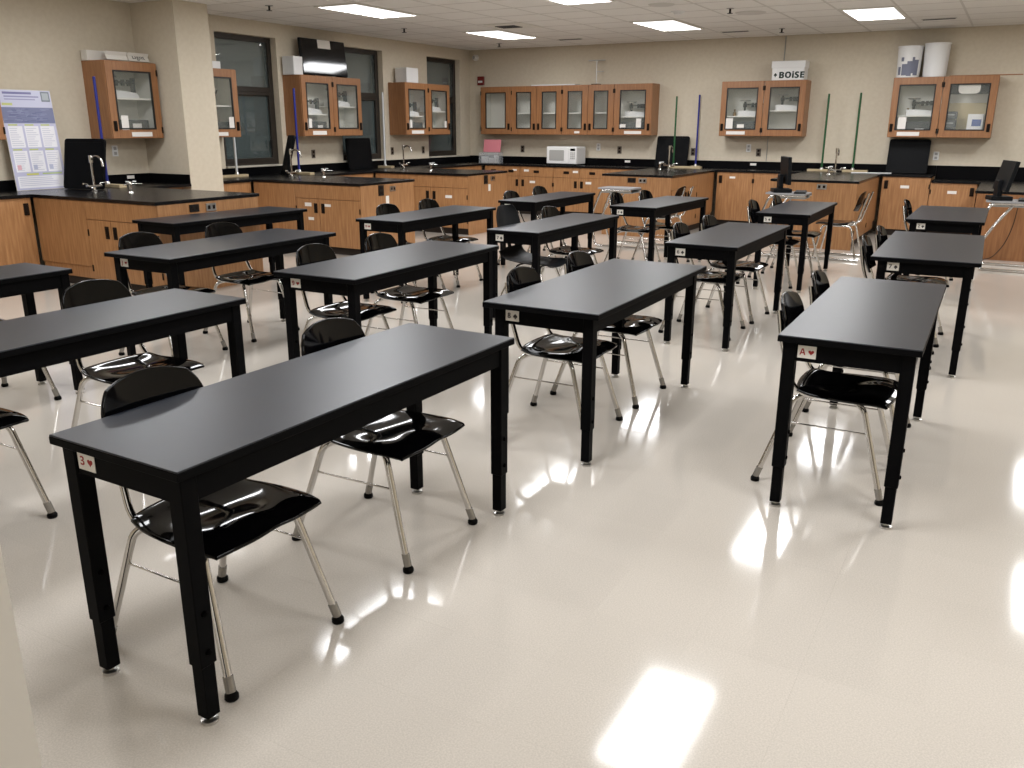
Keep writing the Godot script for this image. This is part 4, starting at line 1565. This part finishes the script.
func build_counter_things() -> void:
	var y := HC
	faucet("chrome gooseneck faucet in front of the black board by the poster", Vector3(-9.19, y, -6.39), 0.1)
	gas_tap("chrome gas tap on the poster peninsula", Vector3(-8.60, y, -6.42), 0.0)
	faucet("chrome gooseneck faucet on the peninsula with the blue pole under the screen", Vector3(-9.34, y, -9.76), 0.1)
	gas_tap("chrome gas tap on the peninsula with the blue pole under the screen", Vector3(-8.80, y, -9.85), 0.0)
	faucet("chrome gooseneck faucet on the far window corner peninsula", Vector3(-9.55, y, -12.82), 0.0)
	gas_tap("chrome gas tap on the far window corner peninsula", Vector3(-8.66, y, -12.39), 0.0)
	faucet("chrome gooseneck faucet before the green pole on the back wall peninsula", Vector3(-5.42, y, -15.22), PI / 2)
	gas_tap("chrome gas tap on the one green pole peninsula", Vector3(-5.45, y, -14.85), 0.0)
	faucet("chrome gooseneck faucet between the two green poles", Vector3(-2.53, y, -15.08), PI / 2)
	gas_tap("chrome gas tap on the two green pole peninsula", Vector3(-2.56, y, -14.70), 0.0)
	# boards
	leaning_board("black lab board leaning beside the poster", Vector3(-9.50, y, -6.47), 0.32, 0.53, 0.585, 0.24)
	leaning_board("black lab board seen on edge beside the blue pole", Vector3(-9.74, y, -10.02), -0.58, 0.40, 0.60, 0.26)
	leaning_board("black lab board leaning below the middle window", Vector3(-9.93, y, -12.08), PI / 2, 0.64, 0.52, 0.08)
	leaning_board("black lab board leaning behind the single green pole", Vector3(-5.57, y, -15.74), 0.0, 0.62, 0.56, 0.18)
	leaning_board("black lab board leaning below the buckets cabinet", Vector3(-1.53, y, -15.72), 0.0, 0.62, 0.54, 0.2)
	# poles
	pole_stand("blue pole on a wooden base beside the poster peninsula wall cabinet", Vector3(-9.70, y, -6.93), 0.0, M.blue, 1.285, 0.34, 0.12)
	pole_stand("blue pole on a wooden base below the black screen", Vector3(-9.70, y, -10.30), 0.0, M.blue, 1.275, 0.30, 0.12)
	pole_stand("white pole on a wooden base beside the pillar", Vector3(-9.97, y, -9.28), PI / 2, M.pole_white, 1.1, 0.56, -0.1)
	pole_stand("white pole on a wooden base beside the far window corner faucet", Vector3(-9.93, y, -12.77), 0.0, M.pole_white, 1.30, 0.30, 0.02)
	pole_stand("single green pole on a wooden base before a leaning board", Vector3(-5.45, y, -15.55), 0.0, M.green, 1.25, 0.62, 0.22)
	pole_stand("blue pole standing on the back worktop beside the single green pole", Vector3(-5.12, y, -15.83), 0.0, M.blue, 1.28, 0.16)
	pole_stand("green pole on a wooden base, left of the two pole faucet", Vector3(-2.86, y, -15.72), 0.0, M.green, 1.26, 0.46, 0.0)
	pole_stand("green pole on a wooden base, right of the two pole faucet", Vector3(-2.36, y, -15.74), 0.0, M.green, 1.27, 0.40, 0.04)
	# poster board
	var t = thing("poster_board", "tall lilac poster board with white text boxes leaning on the wall", "poster", Vector3(-9.93, y, -6.235), PI / 2)
	var st = mb()
	var xf := Transform3D(Basis(Vector3.RIGHT, -0.08), Vector3.ZERO)
	cb(st, Vector3(0, 0.56, 0), Vector3(0.63, 1.12, 0.012), 0.002, xf)
	ob(st, "board", M.paper, t)
	var pm := mat(Color.WHITE, 0.25)
	pm.albedo_texture = poster_image()
	var p := SurfaceTool.new()
	p.begin(Mesh.PRIMITIVE_TRIANGLES)
	var n := xf.basis * Vector3.BACK
	var cs := [[-0.31, 1.115, 0, 0], [0.31, 1.115, 1, 0], [0.31, 0.006, 1, 1], [-0.31, 1.115, 0, 0], [0.31, 0.006, 1, 1], [-0.31, 0.006, 0, 1]]
	for c in cs:
		p.set_normal(n)
		p.set_uv(Vector2(c[2], c[3]))
		p.add_vertex(xf * Vector3(c[0], c[1], 0.0068))
	ob(p, "print", pm, t)
	# microwave
	t = thing("microwave", "white microwave oven on the back worktop", "microwave", Vector3(-7.70, y, -15.66), 0.0)
	st = mb()
	cb(st, Vector3(0, 0.185, 0), Vector3(0.66, 0.33, 0.40), 0.012)
	ob(st, "body", M.white, t)
	st = mb()
	cb(st, Vector3(-0.08, 0.185, 0.205), Vector3(0.48, 0.31, 0.02), 0.006)
	var door = ob(st, "door", M.white, t)
	st = mb()
	prism(st, round_rect(0.32, 0.20, 0.02), 0.214, 0.218, at(Vector3(-0.10, 0.185, 0)))
	ob(st, "window", M.light_grey, door)
	st = mb()
	cb(st, Vector3(0.245, 0.185, 0.205), Vector3(0.165, 0.31, 0.018), 0.004)
	var panel = ob(st, "control_panel", M.white, t)
	st = mb()
	bx(st, Vector3(0.245, 0.295, 0.2155), Vector3(0.10, 0.045, 0.003))
	ob(st, "display", M.screen, panel)
	st = mb()
	for r in 4:
		for c in 3:
			bx(st, Vector3(0.21 + c * 0.035, 0.235 - r * 0.035, 0.2155), Vector3(0.026, 0.024, 0.003))
	ob(st, "buttons", M.light_grey, panel)
	st = mb()
	for sx in [-1, 1]:
		for sz in [-1, 1]:
			lathe(st, [Vector2(0, 0), Vector2(0.018, 0), Vector2(0.018, 0.022), Vector2(0, 0.022)], at(Vector3(sx * 0.27, 0, sz * 0.15)), 8)
	ob(st, "feet", M.rubber, t)
	# clear organiser with a pink folder
	t = thing("clear_organiser", "clear plastic organiser in the far corner of the back worktop", "organiser", Vector3(-9.36, y, -15.55), 0.0)
	st = mb()
	for k in 4:
		bx(st, Vector3(0, 0.11, -0.12 + k * 0.08), Vector3(0.42, 0.21, 0.005))
	for s in [-1, 1]:
		bx(st, Vector3(s * 0.21, 0.10, 0), Vector3(0.005, 0.20, 0.25))
	ob(st, "tray", M.clear, t)
	st = mb()
	for q in [[-0.12, 0.13, 0.16], [0.05, 0.10, 0.14], [0.15, 0.15, 0.10]]:
		cb(st, Vector3(q[0], q[1] / 2 + 0.004, 0.03), Vector3(q[2], q[1], 0.05), 0.004)
	ob(st, "papers", M.white, t)
	st = mb()
	cb(st, Vector3(0, 0.125, 0), Vector3(0.40, 0.25, 0.02), 0.004, Transform3D(Basis(Vector3.RIGHT, -0.15), Vector3.ZERO))
	var o = ob(st, "folder", M.pink)
	o.position = Vector3(-9.37, y + 0.216, -15.60)
	tag(o, "pink folder standing in the clear organiser", "folder")
	# metal rods lying on the worktops
	st = mb()
	tube(st, [Vector3(-0.30, 0.009, 0.06), Vector3(0.30, 0.009, -0.06)], 0.009, 8)
	o = ob(st, "metal_rod", M.white)
	o.position = Vector3(-2.02, y, -15.42)
	tag(o, "white rod lying beside the right green pole", "rod")

# =====================================================================
#  things on top of the wall cabinets
# =====================================================================
func build_cabinet_top_things() -> void:
	var y := CT
	var q := PI / 2
	# folded paper signs on the cabinet beside the pillar
	for k in 2:
		var t = thing("paper_sign", ["blank faced white paper sign on the cabinet beside the pillar", "white paper sign reading Light on the cabinet beside the pillar"][k], "sign", Vector3(-9.80, y, [-7.34, -7.655][k]), q)
		var st = mb()
		for s in [-1.0, 1.0]:
			cb(st, Vector3(0, 0.055, 0.035 * s), Vector3(0.30, 0.112, 0.003), 0.001, Transform3D(Basis(Vector3.RIGHT, -0.5 * s), Vector3.ZERO) * at(Vector3(0, 0, 0.0)))
		var sheet_ = ob(st, "card", M.paper, t)
		if k == 1:
			word("Light", 0.055, sheet_, Vector3(0.0, 0.066, 0.0075), Basis(Vector3.RIGHT, -0.5), M.grey_box, "print", 600)
	carton("storage_carton", "low white carton at the wall on the cabinet beside the pillar", "box", Vector3(-10.0, y, -7.25), Vector3(0.40, 0.12, 0.12), q, M.paper)
	carton("storage_bin", "white rounded bin beside the black screen", "bin", Vector3(-9.94, y, -10.565), Vector3(0.20, 0.27, 0.24), q, M.white)
	carton("storage_carton", "white carton on the cabinet next to the far window", "box", Vector3(-9.92, y, -13.50), Vector3(0.36, 0.26, 0.26), q, M.white)
	carton("small_carton", "small white carton on the cabinet between pillar and first window", "box", Vector3(-9.90, y, -8.88), Vector3(0.24, 0.10, 0.2), q, M.white)
	# flat screen
	var t = thing("flat_screen", "large black flat screen leaning on the wall cabinet between two windows", "screen", Vector3(-9.87, y, -11.235), q)
	var st = mb()
	var xf := Transform3D(Basis(Vector3.RIGHT, -0.10), Vector3(0, 0.02, 0))
	cb(st, Vector3(0, 0.27, 0), Vector3(1.06, 0.54, 0.045), 0.008, xf)
	ob(st, "housing", M.plastic_matt, t)
	st = mb()
	bx(st, Vector3(0, 0.275, 0.024), Vector3(1.03, 0.50, 0.002), xf)
	var s = ob(st, "screen", M.screen, t)
	st = mb()
	bx(st, Vector3(0.02, 0.47, 0.0262), Vector3(0.30, 0.13, 0.001), xf)
	ob(st, "paper_note", M.paper, s)
	st = mb()
	for k in [-1, 1]:
		cb(st, Vector3(k * 0.38, 0.012, 0.0), Vector3(0.05, 0.024, 0.22), 0.005)
	ob(st, "feet", M.plastic_matt, t)
	# paper carton
	var c = carton("paper_carton", "white lidded copy paper carton on the back wall cabinet", "box", Vector3(-3.535, y, -15.72), Vector3(0.53, 0.305, 0.30), 0.0, M.white, M.white)
	word("BOiSE", 0.095, c, Vector3(0.06, 0.078, 0.1515), Basis.IDENTITY.scaled(Vector3(1.15, 1, 1)), M.print_dark, "print", 900)
	st = mb()
	prism(st, suit_poly("spade"), 0, 0.02, Transform3D(Basis.IDENTITY.scaled(Vector3(0.055, 0.06, 0.05)), Vector3(-0.205, 0.09, 0.1505)))
	ob(st, "tree_mark", M.print_dark, c)
	# buckets
	for k in 2:
		var b = thing("plastic_bucket", ["white bucket with blue grey picture print on the back wall cabinet", "plain white bucket with a rim on the back wall cabinet"][k], "bucket", Vector3([-1.69, -1.305][k], y, -15.73), 0.0)
		st = mb()
		var r0: float = [0.165, 0.165][k]
		var r1: float = [0.185, 0.185][k]
		var hh: float = [0.47, 0.50][k]
		lathe(st, [Vector2(0, 0.0), Vector2(r0, 0.0), Vector2(r0 + 0.004, 0.01), Vector2(r1, hh - 0.02), Vector2(r1 + 0.006, hh - 0.018), Vector2(r1 + 0.006, hh), Vector2(r1 - 0.006, hh), Vector2(r1 - 0.01, hh - 0.03), Vector2(r0 - 0.01, 0.012), Vector2(0, 0.012)], Transform3D.IDENTITY, 28)
		ob(st, "pail", M.white, b)
		if k == 0:
			# picture label wrapped round the lower front
			st = mb()
			for patch in [[-0.5, -0.05, 0.03, 0.20, 0], [-0.05, 0.35, 0.02, 0.24, 0], [0.5, 0.95, 0.03, 0.26, 1], [0.35, 0.55, 0.06, 0.3, 1], [-0.9, -0.6, 0.04, 0.16, 0], [-0.6, -0.35, 0.24, 0.30, 1]]:
				for g in 4:
					var a0: float = lerpf(patch[0], patch[1], g / 4.0)
					var a1: float = lerpf(patch[0], patch[1], (g + 1) / 4.0)
					var v := []
					for pr in [[a0, patch[2]], [a1, patch[2]], [a1, patch[3]], [a0, patch[3]]]:
						var rr: float = lerpf(r0 + 0.004, r1, pr[1] / hh) + 0.002
						v.append(Vector3(sin(pr[0]) * rr, pr[1], cos(pr[0]) * rr))
					var mid := (a0 + a1) / 2
					quad(st, v[0], v[1], v[2], v[3], Vector3(sin(mid), 0, cos(mid)))
			ob(st, "picture_label", mat(col(112, 116, 134), 0.6), b)
	# wooden stick, paper stack, metal stand
	st = mb()
	cb(st, Vector3(0, 0.008, 0), Vector3(1.0, 0.016, 0.04), 0.002)
	var o = ob(st, "wooden_stick", M.oak_dark)
	o.position = Vector3(-0.58, y, -15.62)
	tag(o, "long wooden stick lying on the back wall cabinet past the buckets", "stick")
	st = mb()
	cb(st, Vector3(0, 0.012, 0), Vector3(0.95, 0.024, 0.24), 0.003)
	o = ob(st, "foam_panel", M.white)
	o.position = Vector3(-8.0, y, -15.74)
	tag(o, "flat white panel lying on the six door cabinet", "panel")
	t = thing("metal_stand", "thin metal stand with a crossbar on the six door cabinet", "stand", Vector3(-7.14, y, -15.76), 0.0)
	st = mb()
	cb(st, Vector3(0, 0.010, 0), Vector3(0.16, 0.02, 0.12), 0.003)
	ob(st, "foot", M.dark_metal, t)
	st = mb()
	tube(st, [Vector3(0, 0.02, 0), Vector3(0, 0.45, 0)], 0.010, 8)
	ob(st, "rod", M.steel, t)
	st = mb()
	tube(st, [Vector3(-0.17, 0.44, 0), Vector3(0.17, 0.44, 0)], 0.012, 8)
	tube(st, [Vector3(0.0, 0.24, 0), Vector3(0.15, 0.24, 0)], 0.008, 8)
	ob(st, "crossbar", M.steel, t)

# =====================================================================
#  things on the walls and ceiling
# =====================================================================
func wall_outlet(label: String, pos: Vector3, turn: float, light := false) -> void:
	var t = thing("wall_outlet", label, "outlet", pos, turn, "wall outlets")
	var st = mb()
	cb(st, Vector3(0, 0, 0.005), Vector3(0.085, 0.135, 0.010), 0.003)
	ob(st, "cover_plate", M.white if light else M.outlet_plate, t)
	for s in [-1, 1]:
		st = mb()
		cb(st, Vector3(0, s * 0.03, 0.011), Vector3(0.04, 0.038, 0.006), 0.002)
		ob(st, "socket", M.light_grey if light else M.handle, t)

func build_wall_things() -> void:
	var zb := ZB + 0.001
	var xl := XL + 0.001
	wall_outlet("dark outlet plate left of the microwave", Vector3(-8.83, 1.25, zb), 0.0)
	wall_outlet("white outlet plate right of the microwave", Vector3(-7.13, 1.31, zb), 0.0, true)
	wall_outlet("dark outlet plate below the end door of the six door cabinet", Vector3(-6.685, 1.26, zb), 0.0)
	wall_outlet("dark outlet plate between the single green pole and the blue pole", Vector3(-5.215, 1.25, zb), 0.0)
	wall_outlet("white outlet plate below the paper carton cabinet", Vector3(-4.19, 1.33, zb), 0.0, true)
	wall_outlet("dark outlet plate below the paper carton cabinet", Vector3(-4.007, 1.256, zb), 0.0)
	wall_outlet("white outlet plate below the buckets cabinet", Vector3(-1.13, 1.25, zb), 0.0, true)
	var q := PI / 2
	wall_outlet("white outlet plate below the cabinet beside the pillar", Vector3(xl, 1.38, -7.38), q, true)
	wall_outlet("dark outlet plate below the black screen cabinet", Vector3(xl, 1.25, -11.08), q)
	wall_outlet("dark outlet plate beside the far window corner faucet, nearer the middle window", Vector3(xl, 1.25, -13.21), q)
	wall_outlet("dark outlet plate beside the far window", Vector3(xl, 1.25, -14.20), q)
	# little white labels on the backsplash
	for k in 3:
		var st = mb()
		cb(st, Vector3.ZERO, Vector3(0.11, 0.04, 0.004), 0.001)
		var o = ob(st, "label_plate", M.label)
		o.position = [Vector3(-6.50, 1.05, ZB + 0.026), Vector3(-4.08, 1.05, ZB + 0.026), Vector3(XL + 0.026, 1.045, -7.55)][k]
		if k == 2:
			o.rotation.y = q
		tag(o, ["small white label on the backsplash left of the single green pole", "small white label on the backsplash below the paper carton", "small white label on the backsplash beside the pillar"][k], "label")
	# fire alarm pull
	var t = thing("fire_alarm_pull", "small dark red fire alarm pull station beside the six door cabinet", "alarm", Vector3(-9.81, 2.59, zb), 0.0)
	var st = mb()
	cb(st, Vector3(0, 0, 0.025), Vector3(0.15, 0.17, 0.05), 0.006)
	ob(st, "housing", M.red, t)
	st = mb()
	cb(st, Vector3(0, -0.02, 0.055), Vector3(0.10, 0.04, 0.014), 0.003)
	ob(st, "pull_bar", M.white, t)
	# corner camera
	t = thing("corner_speaker", "small white device high in the far window corner", "device", Vector3(-9.93, 3.06, ZB + 0.001), 0.0)
	st = mb()
	lathe(st, [Vector2(0, 0), Vector2(0.06, 0), Vector2(0.06, 0.06), Vector2(0.045, 0.09), Vector2(0, 0.10)], Transform3D(Basis(Vector3.RIGHT, PI / 2), Vector3(0, -0.02, 0)), 14)
	ob(st, "housing", M.white, t)
	st = mb()
	lathe(st, [Vector2(0, 0), Vector2(0.03, 0), Vector2(0.02, 0.012), Vector2(0, 0.015)], Transform3D(Basis(Vector3.RIGHT, PI / 2), Vector3(0, -0.02, 0.10)), 12)
	ob(st, "lens", M.light_grey, t)
	# cables on the back wall
	st = mb()
	tube(st, [Vector3(0, 0, 0), Vector3(0, CEIL - CT - 0.01, 0)], 0.008, 6)
	var o = ob(st, "wall_cable", M.light_grey)
	o.position = Vector3(-3.70, CT, ZB + 0.012)
	tag(o, "thin cable running up the wall behind the paper carton", "cable")
	st = mb()
	tube(st, [Vector3(0, 0, 0), Vector3(0, CB - 1.105, 0)], 0.006, 6)
	o = ob(st, "wall_cable", M.light_grey)
	o.position = Vector3(-3.86, 1.102, ZB + 0.010)
	tag(o, "thin cable running down the wall below the paper carton cabinet", "cable")
	st = mb()
	tube(st, fillet([Vector3(0, 0.83, 0), Vector3(-0.03, 0.45, 0.0), Vector3(-0.10, 0.20, 0.0), Vector3(-0.22, 0.03, 0.03), Vector3(-0.34, 0.012, 0.1)], 0.15, 6), 0.006, 6)
	o = ob(st, "power_cord", M.cord)
	o.position = Vector3(0.13, 0, -13.06)
	tag(o, "dark power cord hanging down the lowered peninsula", "cord")
	# ceiling fittings
	var near := {Vector2(-8.67, -8.86): "by the first window past the pillar", Vector2(-8.76, -11.89): "by the middle window", Vector2(-8.73, -14.82): "by the far window corner", Vector2(-3.54, -11.99): "next to the large round speaker", Vector2(-3.5, -14.74): "in front of the paper carton"}
	for p in near:
		var s = thing("sprinkler_head", "small dark sprinkler head in the ceiling " + near[p], "sprinkler", Vector3(p.x, CEIL, p.y), 0.0, "sprinkler heads")
		st = mb()
		lathe(st, [Vector2(0, -0.006), Vector2(0.05, -0.006), Vector2(0.05, 0), Vector2(0, 0)], Transform3D.IDENTITY, 14)
		ob(st, "escutcheon", M.light_grey, s)
		st = mb()
		tube(st, [Vector3(0, -0.006, 0), Vector3(0, -0.06, 0)], 0.014, 8)
		lathe(st, [Vector2(0, -0.066), Vector2(0.038, -0.066), Vector2(0.038, -0.06), Vector2(0, -0.06)], Transform3D.IDENTITY, 12)
		ob(st, "nozzle", M.dark_metal, s)
	var k := 0
	for p in [[-4.20, -11.2, 0.17], [-3.42, -12.55, 0.21], [-4.24, -11.95, 0.10]]:
		var s = thing(["ceiling_speaker", "ceiling_speaker", "smoke_detector"][k], ["round ceiling speaker grille beside the smoke detector", "large round ceiling speaker grille beside a sprinkler head", "small round white smoke detector on the ceiling"][k], ["speaker", "speaker", "smoke detector"][k], Vector3(p[0], CEIL, p[1]), 0.0)
		st = mb()
		lathe(st, [Vector2(0, -0.012), Vector2(p[2] * 0.9, -0.012), Vector2(p[2], 0.0), Vector2(0, 0)], Transform3D.IDENTITY, 22)
		ob(st, "cover", M.grid if k < 2 else M.white, s)
		if k == 2:
			st = mb()
			lathe(st, [Vector2(0, -0.04), Vector2(0.05, -0.038), Vector2(0.065, -0.012), Vector2(0, -0.012)], Transform3D.IDENTITY, 16)
			ob(st, "sensor", M.white, s)
		k += 1
	k = 0
	for p in [[-4.27, -14.83, 0.46], [-1.24, -14.52, 0.46], [-7.2, -14.72, 0.46]]:
		var s = thing("air_slot", ["narrow dark air slot in the ceiling before the paper carton", "narrow dark air slot in the ceiling before the buckets", "narrow dark air slot in the ceiling before the six door cabinet"][k], "vent", Vector3(p[0], CEIL, p[1]), 0.0)
		st = mb()
		bx(st, Vector3(0, -0.003, 0), Vector3(p[2], 0.006, 0.12))
		ob(st, "flange", M.grid, s)
		st = mb()
		for z in [-0.03, 0.0, 0.03]:
			bx(st, Vector3(0, -0.008, z), Vector3(p[2] - 0.04, 0.006, 0.016))
		ob(st, "blade", M.grey_box, s)
		k += 1
	var v = thing("air_vent", "square louvred air vent in the ceiling near the far window corner", "vent", Vector3(-7.05, CEIL, -12.4), 0.0)
	st = mb()
	bx(st, Vector3(0, -0.004, 0), Vector3(0.68, 0.008, 0.66))
	ob(st, "frame", M.light_frame, v)
	st = mb()
	for z in 5:
		cb(st, Vector3(-0.08, -0.012, -0.12 + z * 0.06), Vector3(0.34, 0.012, 0.03), 0.002)
	ob(st, "louvre", M.grey_box, v)
